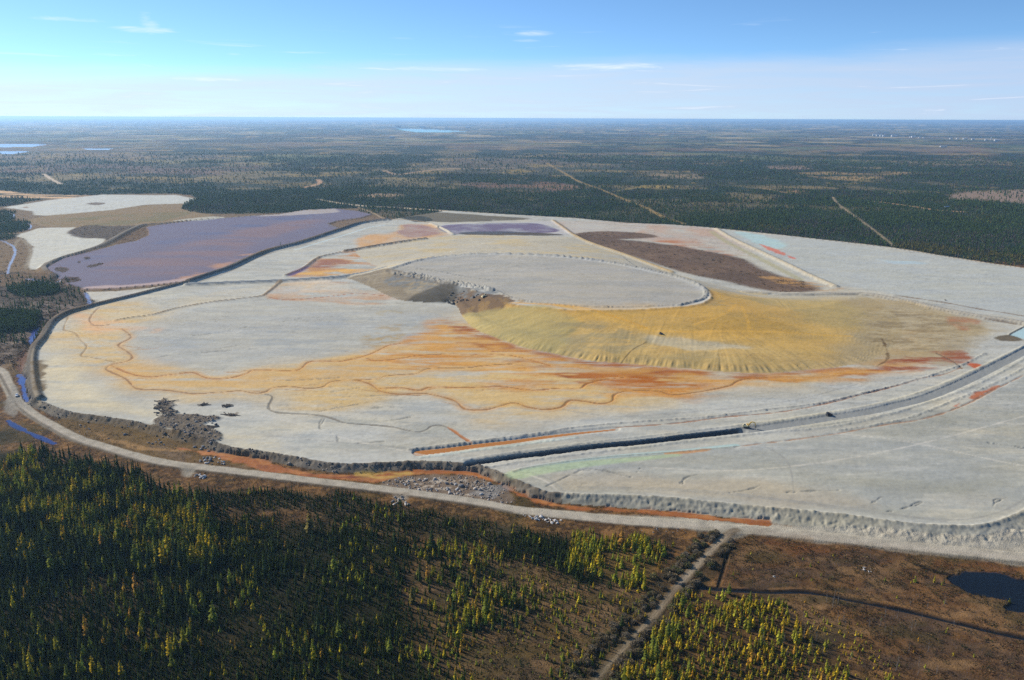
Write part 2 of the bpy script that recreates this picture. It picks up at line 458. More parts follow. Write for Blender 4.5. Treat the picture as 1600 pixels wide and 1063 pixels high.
# plateau distance on the same window
_r = dist(PW, 520, True); wp, dp = _r[0], _r[1]
Dp = np.full(H.shape, 1e6); Dp[wp[0], wp[1]] = np.where(inside(PW, wp), -np.minimum(dp, 1e6), np.minimum(dp, 1e6))
dpl = Dp[wt[0], wt[1]]
inM = sdt > 0
tt = np.where(dpl <= 0, 1, np.clip(sdt, 0, None) / np.maximum(np.clip(sdt, 0, None) + np.clip(dpl, 0, 1e6), 1e-3))
farside = y > 905 - .0 * x
fr_ = sst(330, 180, x) * sst(1000, 930, y)
prof = np.where(x > 180, tt ** (1 + .5 * sst(180, 360, x)), tt ** .85) * (1 - fr_) + fr_ * (tt + .13 * np.sin(np.pi * np.clip(tt / .34, 0, 1)))
groove = fbm(sst_, tt * 2.2, 3.0, 2, 61, 1.0) * .19 * np.sin(np.pi * np.clip(tt, 0, 1)) ** .5 * np.where(tt < .22, 1.5, .8)
edge = .7 * np.exp(-(np.abs(dpl) / 2.5) ** 2) * (1 + .8 * fbm(x, y, 5, 2, 62))
pz_ = 13 + 7 * sst(-135, 85, x)
hm = TZ + (pz_ - TZ) * np.clip(prof, 0, 1) + np.where((dpl > 0) & (y < 960), groove, 0) + edge
hm += np.where((y < 800) & (x > -60), .55 * fbm(sst_, tt, 2.6, 2, 75, 9.0) * np.exp(-((tt - .045) / .035) ** 2), 0)
hm += .5 * fbm(x, y, 40, 3, 63) * np.sin(np.pi * np.clip(tt, 0, 1))
hv = H[wt[0], wt[1]]
hv[inM] = hm[inM]
LAB[wt[0], wt[1]][inM] = L_MND
mcol = np.empty(x.shape + (3,), f32); mcol[:] = S(198, 172, 114)
def mixm(col, m):
    global mcol
    mcol += (np.asarray(col, f32) - mcol) * np.clip(m, 0, 1)[..., None].astype(f32)
gs = fbm(sst_, tt * 3, 9, 3, 64, 1.4)
mixm(S(158, 142, 98), sst(0, .6, gs) * .38)
mixm(S(176, 150, 98), sst(.1, .5, fbm(x, y, 18, 4, 74, 11)) * .45)
mixm(S(202, 168, 98), sst(.30, .62, tt + .2 * fbm(x, y, 50, 4, 65)) * .75)
mixm(S(206, 164, 86), sst(.5, .85, tt + .25 * fbm(x, y, 40, 4, 66)) * sst(40, 160, x) * (y < 960) * .35)
mixm(S(164, 152, 116), sst(.1, .5, fbm(x, y, 30, 4, 67, 14)) * .5)
eastf = sst(230, 340, x) * sst(.42, .0, tt + .15 * fbm(x, y, 40, 4, 73))
mixm(S(164, 154, 126), eastf)
greyfar = sst(930, 990, y - .06 * x)
mixm(S(182, 180, 168), greyfar * .9)
mixm(S(196, 178, 132), greyfar * sst(.1, .5, fbm(x, y, 60, 4, 68, 26)) * .6)
top = sst(1.5, -1.5, dpl)
mixm(S(172, 171, 165), top * (.97))
mixm(S(156, 158, 156), top * sst(0, .6, fbm(x, y, 90, 4, 69, 30)) * .6)
mixm(S(192, 196, 196), np.exp(-((dpl + 5) / 6) ** 2) * .75)
mixm(S(184, 146, 78), np.exp(-((dpl - 3) / 3) ** 2) * (y < 960) * .7)
cm = C[wt[0], wt[1]]
tb_ = np.exp(-((sdt + 7) / 9) ** 2) * (y < 830) * (x > -70) * (LAB[wt[0], wt[1]] == 1) * sst(-.5, .3, fbm(x, y, 40, 4, 71, 9))
cm += (S(156, 96, 52).astype(f32) - cm) * (.85 * tb_[..., None]).astype(f32)
tb_ = np.exp(-((sdt + 20) / 16) ** 2) * (y < 830) * (x > -70) * (LAB[wt[0], wt[1]] == 1) * sst(-.4, .4, fbm(x, y, 50, 4, 72, 12))
cm += (S(204, 158, 86).astype(f32) - cm) * (.7 * tb_[..., None]).astype(f32)
cm += (mcol - cm) * (inM[..., None]).astype(f32)
ONM = [L_MND]
# details of the mound surface
poly([(540, 432), (575, 427), (605, 424), (690, 447), (712, 456), (704, 472), (650, 473), (620, 469), (585, 453)], 8, S(134, 124, 106), .95, 3, 4, 20, only=ONM)
poly([(560, 436), (600, 427), (640, 438), (700, 450), (690, 462), (640, 455)], 10, S(160, 150, 128), .7, 4, 5, 20, streak=(16, 40, 0, .3), only=ONM)
poly([(625, 471), (700, 452), (715, 452), (704, 474), (650, 475)], 8, S(92, 88, 76), .9, 2, 3, 12, only=ONM)
poly([(706, 462), (725, 454), (757, 463), (800, 474), (790, 484), (745, 488), (715, 478)], 12, S(104, 86, 68), .95, 2, 4, 12, only=ONM)
poly([(725, 478), (760, 470), (800, 476), (820, 482), (760, 490)], 12, S(150, 124, 80), .6, 2, 4, 10, streak=(6, 14, 0, .3), only=ONM)
poly([(600, 428), (640, 425), (700, 440), (770, 452), (772, 458), (700, 452), (620, 436)], 18, S(120, 126, 130), .8, 3, 4, 16, streak=(7, 5, -.1, .3), only=ONM)
poly([(722, 486), (800, 492), (860, 492), (900, 515), (860, 548), (800, 534), (745, 514)], 9, S(170, 160, 112), .75, 6, 8, 30, only=ONM)
poly([(870, 488), (1000, 492), (1100, 495), (1250, 490), (1330, 500), (1360, 530), (1300, 545), (1180, 535), (1060, 522), (960, 512)], 13, S(210, 172, 92), .5, 26, 24, 50, only=ONM)
poly([(1060, 508), (1180, 490), (1230, 510), (1180, 516)], 15, S(164, 136, 72), .4, 10, 14, 20, only=ONM)
poly([(1200, 462), (1330, 463), (1380, 480), (1330, 505), (1250, 490)], 14, S(176, 160, 112), .7, 24, 20, 50, only=ONM)
poly([(1020, 525), (1150, 535), (1180, 540), (1100, 545), (1030, 535)], 11, S(190, 188, 172), .6, 4, 8, 30, only=ONM)
poly([(860, 505), (940, 515), (1010, 530), (960, 545), (880, 530)], 10, S(150, 144, 116), .55, 8, 14, 30, streak=(20, 10, 0, .3), only=ONM)
for pts, c, wdt in (([(1085, 508), (1130, 495), (1150, 480)], S(216, 174, 90), 4), ([(1158, 482), (1168, 500), (1170, 512)], S(214, 172, 88), 4),
                    ([(870, 485), (930, 497), (1000, 512), (1060, 516), (1200, 514), (1330, 512)], S(214, 174, 92), 6), ([(800, 478), (900, 488), (960, 500), (1010, 512)], S(214, 166, 74), 5)):
    line(pts, 14, wdt, c, .7, 3, only=ONM)
line([(960, 566), (985, 548), (1010, 535)], 9, 1.6, S(110, 96, 66), .8, 1, only=ONM, prof=trench(99, 0, 0))
for k_ in range(7):
    line([(556 + 8 * k_, 431 + 4.4 * k_), (610 + 9 * k_, 432 + 5.5 * k_), (660 + 8 * k_, 441 + 4.6 * k_), (700 + 2 * k_, 452 + 3 * k_)], 8, 2.6, S(112, 104, 92) if k_ % 2 else S(164, 156, 138), .6, 2.4, wob=.7, wnz=.5, only=ONM)
poly([(628, 471), (672, 457), (712, 454), (704, 474), (660, 475)], 6, S(84, 80, 70), .8, 3, 3, 12, only=ONM)
# berm round the level top, traced on it
def bermp(cr, cw, sl, rg=.5):
    def p(D, SS, SD, x, y, h):
        b = .42 * cr * np.clip(1 - np.maximum(D - cw, 0) * sl, 0, 1) * (1 + .62 * rg * fbm(SS + 0 * x, D * SD, 2.4, 2, 88))
        return h + np.where(D < 20, b, 0)
    return p
BL = [(612, 420), (650, 408), (700, 400), (760, 397), (850, 399), (900, 403), (960, 411), (1010, 421), (1060, 433), (1092, 446), (1103, 458), (1095, 468), (1060, 477)]
line(BL, ZP, 9, S(150, 152, 150), .8, 4, prof=bermp(3.4, 1.2, .45, .9), only=ONM)
line([(770, 452), (800, 466), (850, 474), (950, 480), (1050, 477)], ZP, 2, S(140, 142, 142), .5, 2, prof=bermp(2.4, .8, .6, 1.0))
for off in (0, 7, 14):
    line([(612, 424 + off * .3), (650, 428 + off * .4), (690, 438 + off * .3), (730, 444 + off * .3), (770, 452 + off * .2)], ZP, 4, S(168, 172, 172), .6, 2, prof=bermp(5.0, .5, .4, 1.5))
line([(625, 416), (680, 424), (720, 432), (763, 438)], ZP, 4, S(150, 152, 150), .6, 2, prof=bermp(3.0, .6, .5, .8))

# khaki apron east of the mound
poly([(1350, 462), (1400, 468), (1460, 485), (1530, 500), (1535, 520), (1500, 545), (1470, 562), (1400, 568), (1350, 566), (1350, 530), (1340, 490)], TZ, S(170, 154, 118), .85, 20, 20, 40, only=[1, L_MND])
poly([(1370, 480), (1450, 490), (1520, 510), (1490, 540), (1420, 552), (1350, 530)], TZ, S(134, 118, 88), .6, 12, 14, 30, streak=(18, 9, .05, .35), only=[1, L_MND])
poly([(1370, 480), (1450, 490), (1520, 510), (1490, 540), (1420, 552), (1350, 530)], TZ, S(188, 178, 150), .5, 12, 14, 30, streak=(14, 7, .2, .3), only=[1, L_MND], seed=12)
poly([(1480, 496), (1530, 500), (1525, 512), (1500, 516)], TZ, S(164, 116, 84), .8, 5, 7, 24, streak=(30, 9, -.1, .3), only=ONLYM)
poly([(1380, 570), (1440, 556), (1500, 550), (1520, 565), (1460, 572), (1400, 575)], TZ, S(146, 86, 56), .9, 4, 8, 24, streak=(40, 8, -.1, .3), only=ONLYM)
poly([(1470, 556), (1500, 546), (1520, 562), (1498, 568)], TZ, S(150, 92, 62), .85, 4, 6, 20, only=ONLYM)
poly([(1516, 567), (1536, 571), (1525, 578), (1515, 574)], TZ, S(184, 94, 52), .95, 2, 3, 12)
poly([(1515, 621), (1530, 612), (1562, 603), (1548, 612), (1527, 623)], TZ, S(176, 102, 60), .9, 1.5, 3, 10)
poly([(1488, 634), (1500, 630), (1496, 636)], TZ, S(190, 104, 66), .9, 1.5, 3, 10)

# ------------------------------------------------------------------ channels on the flat
ST_ = newlab('stream', 'thin rust brown channels winding over the orange stained flat', 'stream')
chan = S(138, 92, 52)
def channel(pts, wd=2.2, col=chan, halo=None, op=.85, z=TZ, cut=.40):
    if halo is not None:
        line(pts, z, wd * 5, halo, .45, wd * 4, wob=1.5, only=[L_MAIN, ST_])
    line(pts, z, wd, col, op, 1.2, lab=ST_, n=5, wob=.6, wnz=.4, prof=trench(z - cut, wd * .25, .5), only=[L_MAIN, ST_])
C_ = [(191, 514), (205, 527), (185, 539), (200, 550), (207, 559), (197, 565), (177, 569), (166, 576), (175, 582), (197, 592), (210, 605), (225, 609), (262, 610), (300, 615), (332, 614), (375, 611),
      (400, 615), (415, 612), (427, 606), (450, 604), (485, 607), (505, 604), (520, 596), (560, 594), (590, 592), (607, 587), (650, 584), (670, 576), (725, 575), (762, 571), (800, 569)]
E_ = [(560, 594), (580, 601), (597, 612), (625, 616), (662, 615), (690, 620), (712, 627), (722, 636), (732, 640), (762, 640), (800, 630), (825, 636), (850, 640), (877, 636), (890, 626), (912, 627), (940, 631),
      (957, 626), (960, 617), (980, 611), (1007, 610), (1032, 612), (1050, 617), (1075, 615), (1112, 609), (1142, 602), (1157, 594), (1200, 590)]
D_ = [(175, 572), (207, 585), (237, 589), (270, 585), (300, 582), (325, 591), (357, 591), (385, 584), (400, 578), (462, 579), (482, 566), (505, 564), (530, 565), (560, 559), (582, 552), (607, 540), (625, 537)]
F_ = [(595, 607), (625, 606), (655, 610), (675, 605), (732, 606), (775, 604), (800, 606), (832, 610), (870, 607), (905, 607), (917, 600), (940, 594), (975, 590)]
G_ = [(572, 560), (590, 564), (620, 561), (662, 555), (725, 554), (800, 556), (860, 572)]
channel(C_, 1.6, S(140, 106, 74), S(204, 162, 100)); channel(E_, 1.7, S(152, 108, 64), S(198, 150, 84)); channel(D_, 1.6, S(154, 102, 60), S(206, 156, 86))
channel(F_, 1.6, S(158, 104, 58), S(206, 156, 86)); channel(G_, 1.6, S(164, 108, 60), S(210, 160, 86))
channel([(156, 480), (148, 487), (140, 500), (150, 509), (175, 507)], 2.0, S(150, 120, 92))
channel([(107, 495), (100, 515), (117, 520), (127, 532), (136, 542), (127, 556), (145, 559), (180, 566)], 1.6, S(160, 136, 100))
channel([(422, 465), (450, 469), (500, 465), (555, 459), (600, 462)], 2.4, S(168, 108, 74), None, .8)
channel([(415, 616), (426, 620), (421, 632), (422, 640), (437, 645), (475, 647), (505, 650), (525, 656), (540, 661), (575, 664), (612, 667), (650, 675), (665, 672), (675, 666), (690, 665), (707, 672), (735, 691)], 2.2, S(126, 122, 114))
channel([(700, 668), (710, 674), (722, 683), (736, 692)], 2.6, S(178, 116, 66))
channel([(960, 668), (1050, 662), (1130, 652), (1200, 646), (1237, 641), (1275, 634), (1307, 627), (1332, 620), (1370, 611), (1412, 600), (1437, 592), (1475, 585), (1500, 575)], 1.7, S(164, 124, 98))
line([(1378, 530), (1386, 548), (1386, 562), (1370, 572)], TZ, 2.0, S(104, 84, 54), .8, 1.5, wob=1.2, wnz=.6)
line([(1360, 536), (1376, 534), (1386, 540)], TZ, 1.6, S(104, 84, 54), .7, 1.5, wob=1.2)
channel([(1464, 552), (1490, 565), (1503, 576)], 2.2, S(120, 100, 80))
for pts in ([(500, 643), (540, 635), (565, 632), (570, 638), (620, 635)], [(850, 762), (900, 738), (915, 734), (940, 735), (985, 745)], [(1065, 755), (1072, 746), (1090, 742)], [(1140, 770), (1170, 765), (1190, 758)],
            [(1230, 770), (1250, 768), (1310, 766)], [(1360, 788), (1378, 776)], [(1385, 800), (1410, 795), (1440, 785)], [(1552, 792), (1556, 783), (1572, 778)], [(600, 658), (625, 655), (640, 652)],
            [(535, 620), (600, 618), (660, 618)], [(420, 594), (470, 594), (530, 590)], [(560, 693), (600, 690)], [(505, 655), (500, 670), (525, 680), (528, 690)], [(995, 738), (1000, 732)], [(520, 612), (560, 606)],
            [(275, 552), (320, 548), (370, 540)], [(230, 560), (290, 553), (400, 545)], [(430, 505), (470, 498), (520, 495)], [(300, 525), (340, 520), (390, 510)], [(1545, 692), (1600, 700)]):
    line(pts, TZ, 1.1, S(128, 130, 126), .6, 1.3, wob=1.3, wnz=.8, prof=trench(TZ - .45, .1, .6))

rr_ = random.Random(3)
for src, n_b in ((C_, 9), (E_, 9), (D_, 7), (F_, 5), (G_, 4)):
    for _ in range(n_b):
        i_ = rr_.randrange(2, len(src) - 2); p = list(src[i_]); dx_, dy_ = rr_.choice((-1, 1)) * rr_.uniform(9, 18), rr_.choice((-1, 1)) * rr_.uniform(1.2, 3.6)
        pts = [tuple(p)]
        for _k in range(rr_.randrange(3, 7)):
            p[0] += dx_ * rr_.uniform(.5, 1.3); p[1] += dy_ * rr_.uniform(-.2, 1.1) * .7; pts.append(tuple(p))
        line(pts, TZ, 1.2, S(170, 132, 88), .6, 1.2, wob=.9, wnz=.8, taper=(1.2, .3), only=[L_MAIN], prof=trench(TZ - .2, .1, .5))
# ------------------------------------------------------------------ dikes on the flat
L_DIV = newlab('embankment', 'dark straight dike dividing the purple pond from the pale flat', 'embankment')
line(LEFTC[0:11], TZ, 12, S(82, 80, 78), .95, 2, lab=L_DIV, prof=dike(TZ + 4.6, 2.4, .85))  # colour darkened to deepen the shade on the dike's face
line(LEFTC[0:11], TZ + 4.4, 3.5, S(128, 124, 116), .8, 2)
line([(600, 352), (575, 356), (540, 367), (500, 379), (460, 391)], TZ, 3.5, S(196, 220, 230), .9, 2, only=ONLYM)
L_DIV2 = newlab('embankment', 'low dark dike crossing the pale flat west of the causeway', 'embankment')
line(LEFTC[10:16], TZ, 8.5, S(78, 76, 74), .95, 2, lab=L_DIV2, prof=dike(TZ + 3.4, 1.2, .9))  # dark tone has the shade of the face painted in
L_WST = newlab('embankment', 'dark curved dike above the blue ditch at the flat\'s western rim', 'embankment')
line([(140, 480), (105, 490), (82, 504), (67, 528), (52, 549), (50, 580), (55, 612), (62, 624)], TZ, 8.5, S(80, 76, 70), .95, 2, lab=L_WST, prof=dike(TZ + 3.8, 1.6, .95))  # shade of the inner face is put into the dark colour
line([(140, 480), (105, 490), (82, 504), (67, 528), (52, 549), (50, 580), (55, 612), (62, 624)], TZ + 3.6, 2.6, S(150, 140, 122), .8, 2)
poly([(52, 570), (66, 565), (72, 575), (64, 590), (72, 606), (60, 616), (54, 600)], TZ, S(104, 88, 58), .9, 2, 4, 10, shrub=.9)
L_CAU = newlab('haul_road', 'blue grey haul road causeway climbing from the dike junction to the mound', 'road')
line([(295, 443), (350, 441), (400, 439), (450, 437), (500, 434), (537, 431), (575, 425), (600, 420)], TZ + 2, 11, S(118, 126, 134), .95, 2, lab=L_CAU, prof=dike(TZ + 2.6, 4.5, .7))
L_OLD = newlab('embankment', 'old low brown dike zigzagging across the flat below the causeway', 'embankment')
line([(180, 501), (200, 497), (237, 492), (275, 482), (332, 472), (400, 464), (415, 459), (437, 441)], TZ, 4.5, S(140, 122, 98), .85, 2, lab=L_OLD, wnz=.5, prof=dike(TZ + 1.2, .6, .5, .5), taper=(.4, 1.3))
line([(446, 431), (475, 419), (500, 402), (545, 393)], TZ, 5, S(120, 104, 84), .85, 2, lab=L_OLD, prof=dike(TZ + 2.0, .9, .5, .5))
L_BRU = newlab('embankment', 'brushy brown dike on the far shoulder of the mound', 'embankment')
line([(540, 393), (565, 389), (600, 383), (640, 377), (664, 374)], TZ, 9, S(92, 80, 66), .95, 2, lab=L_BRU, wnz=.4, prof=dike(TZ + 3.2, 1.8, .5, .6))
L_SM = newlab('embankment', 'short pale gravel dike between the rusty pool and mauve pond', 'embankment')
line([(673, 350), (690, 357), (708, 367)], TZ, 8, S(196, 192, 178), .95, 2, lab=L_SM, prof=dike(TZ + 2.5, 1.8, .5))
L_BR = newlab('embankment', 'narrow brown dike edged orange running down beside the scrub bed', 'embankment')
line([(864, 344), (880, 355), (897, 367), (922, 379), (975, 397), (1022, 415), (1050, 425)], TZ + 1, 7, S(178, 156, 112), .95, 2, lab=L_BR, prof=dike(TZ + 2.4, 1.6, .5))
line([(864, 344), (880, 355), (897, 367)], TZ + 1, 4, S(130, 116, 94), .9, 2)
L_LT = newlab('embankment', 'straight pale sand dike running down from the treeline to the haul road', 'embankment')
line([(1119, 358), (1144, 373), (1178, 389), (1225, 411), (1266, 431), (1305, 448)], TZ, 10, S(188, 180, 160), .95, 3, lab=L_LT, wnz=.2, prof=dike(TZ + 2.4, 1.8, .4, .4))
line([(1112, 362), (1135, 378), (1165, 393), (1210, 416), (1250, 437)], TZ, 12, S(172, 168, 132), .7, 5, only=ONLYM)
L_FARR = newlab('gravel_road', 'long pale gravel road tracing the foot of the far forest', 'road')
line(FARR, TZ * .5, 19, S(196, 182, 160), .95, 9, lab=L_FARR, clear=True)
line([(870, 344), (900, 346), (975, 352), (1050, 356), (1115, 361)], TZ, 5, S(150, 146, 136), .7, 6, only=ONLYM)
L_HR = newlab('haul_road', 'pale grey haul road sweeping past the mound\'s far shoulder to the east', 'road')
line([(1165, 456), (1250, 459), (1337, 458), (1381, 463), (1425, 471), (1469, 482), (1534, 494), (1600, 504), (1780, 532), (1950, 560)], TZ + 1, 12, S(176, 172, 160), .95, 2, lab=L_HR, prof=dike(TZ + 1.9, 5.0, .45))
for o in (-1.4, 1.2):
    line([(1250, 459 + o), (1337, 458 + o), (1381, 463 + o), (1469, 482 + o), (1600, 504 + o), (1780, 532 + o)], TZ + 1.9, 1.6, S(126, 124, 120), .7, 1.5)
line([(1400, 462), (1470, 472), (1530, 483), (1570, 489), (1600, 494)], TZ, 5, S(122, 100, 74), .8, 3, wnz=.6)
line([(1540, 499), (1570, 504), (1600, 509)], TZ, 4, S(110, 92, 72), .8, 3, wnz=.6)
# berms, ditch, trench and road of the dam raise
L_ODI = newlab('ditch_water', 'bright orange water filling the straight ditch cut in the pale flat', 'ditch', 'murk')
line([(640, 703), (655, 700), (740, 690), (850, 676), (900, 668), (1000, 659), (1100, 652), (1200, 640), (1262, 633), (1312, 624), (1362, 611), (1420, 597), (1475, 580), (1510, 567), (1540, 552)], TZ, 2.2, S(150, 152, 150), .8, 1.5, wob=.8,
     prof=bermp(1.15, .4, .55, 1.5))
line([(655, 707), (700, 702), (750, 695), (800, 689), (850, 682), (900, 676), (960, 670)], TZ, 8.5, S(178, 122, 66), 1, .8, lab=L_ODI, taper=(1.1, .25), prof=trench(TZ - .9, 3.6, .9), n=4)
line([(658, 715), (700, 710), (750, 703), (800, 697), (850, 690), (900, 684)], TZ, 3, S(186, 200, 196), .7, 2, prof=bermp(.7, .4, .6, 1.4))
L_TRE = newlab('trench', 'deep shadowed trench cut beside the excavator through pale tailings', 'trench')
line([(735, 724), (800, 714), (850, 708), (925, 698), (1000, 691), (1075, 682), (1130, 676), (1160, 672)], TZ, 10, S(70, 74, 80), .95, 2, lab=L_TRE, prof=trench(TZ - 3.8, .9, 1.1, .5), taper=(.7, .9))  # the trench's shade is put into this dark blue-grey colour
line([(725, 719), (800, 707), (850, 701), (925, 691), (1000, 683), (1130, 668), (1180, 663)], TZ, 2, S(160, 164, 162), .6, 1.5, prof=bermp(.9, .5, .6, .9))
line([(760, 731), (850, 717), (1000, 699), (1130, 684), (1200, 676), (1290, 668), (1360, 655), (1420, 640)], TZ, 3, S(160, 164, 162), .6, 1.5, prof=bermp(.9, .5, .5, 1.3))
L_HRN = newlab('haul_road', 'dark blue grey haul road curving east from the yellow excavator', 'road')
RD = [(1165, 672), (1215, 665), (1262, 658), (1312, 650), (1362, 642), (1400, 633), (1440, 623), (1480, 608), (1520, 590), (1560, 570), (1600, 549), (1660, 516), (1750, 478), (1950, 420)]
line(RD, TZ, 10.2, S(138, 143, 145), .97, 1.4, lab=L_HRN, prof=trench(TZ - .7, 5.0, 1.0, .15))
line([(1150, 664), (1215, 657), (1262, 650), (1312, 642), (1362, 633), (1400, 624), (1440, 612), (1480, 597), (1520, 579), (1560, 560), (1600, 540)], TZ, 2.4, S(196, 194, 178), .8, 1.2, prof=bermp(1.0, .5, .6, .7))
line([(1240, 670), (1312, 660), (1362, 652), (1420, 638), (1480, 619), (1540, 594), (1600, 561)], TZ, 2.2, S(176, 178, 170), .6, 1.2, prof=bermp(.9, .5, .6, 1.0))
line([(1312, 672), (1400, 658), (1470, 634), (1560, 596), (1600, 574)], TZ, 2.0, S(170, 172, 166), .5, 1.2, prof=bermp(.9, .4, .6, 1.6), wob=.8)
# turquoise and green wet strips
L_CY = newlab('ditch_water', 'pale turquoise strip of standing water along the trench spoil', 'ditch', 'wet')
line([(815, 734), (850, 727), (925, 717), (1000, 710), (1075, 704), (1150, 696)], TZ, 6, S(174, 200, 200), .9, 2, lab=L_CY, taper=(.5, .9))
line([(806, 742), (850, 734), (925, 724), (1000, 717), (1060, 711)], TZ, 10, S(172, 190, 158), .85, 4, taper=(1.3, .4))
line([(1040, 709), (1080, 706), (1110, 702)], TZ, 3, S(206, 150, 92), .8, 2, wnz=.6)
line([(802, 737), (830, 730), (925, 716.5), (1050, 707), (1150, 698)], TZ, 1.6, S(150, 150, 140), .8, 1.2, prof=bermp(.8, .3, .6, .8))
line([(1150, 698), (1200, 692), (1262, 684), (1312, 677), (1387, 663), (1440, 655), (1500, 636), (1560, 606), (1600, 586)], TZ, 1.5, S(164, 132, 108), .8, 1.2, wob=.7, wnz=.6, prof=trench(TZ - .4, .2, .4))
L_PTR = newlab('pond_water', 'small pale turquoise settling pool by the curved haul road', 'pond', 'wet')
poly([(1577, 524), (1600, 512), (1640, 505), (1640, 530), (1600, 530)], TZ, S(176, 206, 214), .95, 1.5, lab=L_PTR, sm=False)
line([(1577, 523), (1600, 511), (1640, 496)], TZ, 2.2, S(110, 112, 104), .8, 1, prof=bermp(1.4, .5, .6, .4))
poly([(1558, 526), (1580, 524), (1600, 532), (1565, 533)], TZ, S(96, 84, 60), .9, 2, 3, 10, shrub=.9)

for k_, pts in enumerate(([(1010, 730), (1150, 735), (1300, 720), (1450, 690), (1600, 650)], [(900, 760), (1100, 766), (1300, 790), (1480, 812), (1560, 800), (1600, 780)], [(905, 762), (1105, 769), (1310, 794), (1480, 815)],
    [(820, 740), (850, 750), (870, 765)], [(832, 738), (862, 750), (880, 766)], [(1180, 690), (1230, 720), (1240, 770)], [(1300, 676), (1420, 690), (1560, 720), (1620, 730)], [(880, 640), (960, 650), (1060, 646), (1100, 640)],
    [(420, 680), (520, 690), (640, 700), (660, 700)], [(330, 640), (420, 650), (560, 690), (680, 712)], [(1330, 420), (1450, 430), (1600, 455)], [(1260, 420), (1340, 436), (1440, 452), (1600, 480)], [(1200, 395), (1330, 400), (1500, 430), (1600, 450)],
    [(980, 650), (1120, 640), (1240, 625), (1340, 600)], [(240, 470), (360, 462), (520, 470), (640, 490)], [(600, 400), (700, 390), (820, 385), (960, 400)], [(700, 420), (800, 415), (950, 430), (1040, 450)], [(820, 462), (950, 466), (1040, 462)])):
    for o_ in (0, 1.1):
        line([(p[0], p[1] + o_ * (1 if p[1] > 600 else .6)) for p in pts], PZ if k_ > 15 else TZ, .9, S(150, 152, 150) if k_ % 3 else S(206, 204, 196), .5, 1.0, wob=.3, wnz=.5)
# rubble rafts on the flat
L_RUB = newlab('rubble_heap', 'dark heap of broken rock and driftwood washed onto the pale flat', 'rubble')
rub = [[(245, 632), (256, 622), (266, 630), (272, 648), (256, 648), (244, 638)], [(255, 650), (300, 648), (340, 650), (342, 656), (320, 664), (345, 682), (330, 690), (300, 690), (262, 672), (238, 664)]]
for p_ in rub:
    r = poly(p_, TZ, S(104, 96, 86), .95, 2, 3, 8, lab=L_RUB)
    w_, sd_, m_, _ = r
    x, y = wxy(w_)
    H[w_[0], w_[1]] += m_ * (.6 + .9 * np.abs(fbm(x, y, 4, 3, 90)))
for p_ in ([(350, 633), (362, 631), (361, 636), (350, 637)], [(352, 648), (372, 647), (360, 652)], [(313, 632), (324, 631), (318, 635)], [(320, 668), (336, 666), (325, 671)], [(370, 401), (372, 401), (372, 402)]):
    poly(p_, TZ, S(112, 100, 86), .85, 1, 3, 6)

# ------------------------------------------------------------------ west: purple pond, small flats, scrub
L_BROWN = newlab('bog', 'brown grassy bog between the two small western tailings flats', 'bog')
westz = 2.0
poly([(-160, 330), (0, 322), (60, 312), (160, 303), (300, 304), (330, 330), (420, 332), (560, 325), (620, 340), (560, 352), (400, 402), (290, 442), (140, 480), (60, 520), (40, 560), (-20, 590), (-300, 600), (-300, 340)],
     westz, S(122, 104, 80), .95, 10, 10, 60, forest=0, larch=.1, shrub=.45)
poly([(50, 350), (60, 338), (225, 320), (292, 317), (312, 325), (332, 336), (300, 343), (250, 349), (120, 354)], westz, S(142, 124, 94), .9, 8, 6, 40, lab=L_BROWN, shrub=0)
poly([(60, 345), (180, 335), (300, 330), (240, 346), (120, 352)], westz, S(112, 112, 78), .6, 8, 10, 40, streak=(60, 30, 0, .4))
L_F1 = newlab('tailings_field', 'pale tailings flat farthest up the western side, beside brown bog', 'tailings')
poly([(5, 323), (75, 312), (160, 303.5), (275, 304), (308, 310), (292, 317), (225, 319), (175, 327), (70, 336), (54, 335), (50, 329)], westz, S(192, 196, 192), .97, 6, 4, 50, lab=L_F1, shrub=0, sm=False)
poly([(135, 317), (150, 315), (166, 317), (150, 320)], westz, S(96, 80, 66), .9, 4, 5, 20)
poly([(32, 324), (40, 322), (45, 324)], westz, S(140, 112, 90), .9, 4, 4, 20)
L_F2 = newlab('tailings_field', 'small pale tailings flat wedged between creek and purple pond', 'tailings')
poly([(22, 367), (62, 355), (117, 354), (105, 362), (125, 370), (165, 372), (155, 385), (100, 400), (67, 419), (47, 420), (40, 412), (50, 385), (40, 372)], westz, S(196, 198, 190), .97, 4, 3, 40, lab=L_F2, shrub=0, sm=False)
poly([(107, 362), (135, 351), (180, 352), (216, 352), (200, 362), (165, 380), (165, 372), (125, 370)], westz, S(88, 78, 66), .95, 4, 4, 30, shrub=.9)
poly([(180, 376), (205, 360), (228, 355), (234, 366), (212, 374), (190, 382)], westz, S(104, 84, 60), .95, 3, 4, 20, shrub=.8)
L_PUR = newlab('pond_water', 'wide purple tailings pond with dark islets beside the straight dike', 'pond', 'wet')
PUR = [(72, 418), (100, 403), (150, 391), (185, 382), (215, 376), (234, 366), (229, 355), (250, 351), (300, 345), (350, 341), (400, 337), (437, 335), (475, 328), (520, 326), (560, 330), (580, 335), (560, 341), (525, 345), (512, 350),
       (528, 356), (500, 366), (462, 379), (425, 388), (400, 396), (360, 415), (325, 427), (292, 439), (225, 446), (175, 450), (132, 451), (107, 444), (92, 436), (80, 428)]
poly(PUR, westz, S(122, 108, 116), 1, 2.5, 2, 40, lab=L_PUR, shrub=0, sm=False)
w_, sd_, m_, _ = poly(PUR, westz, None, 0, 2.5, sm=False)
H[w_[0], w_[1]] = H[w_[0], w_[1]] * (1 - m_) + (westz - .3) * m_
OP = [L_PUR]
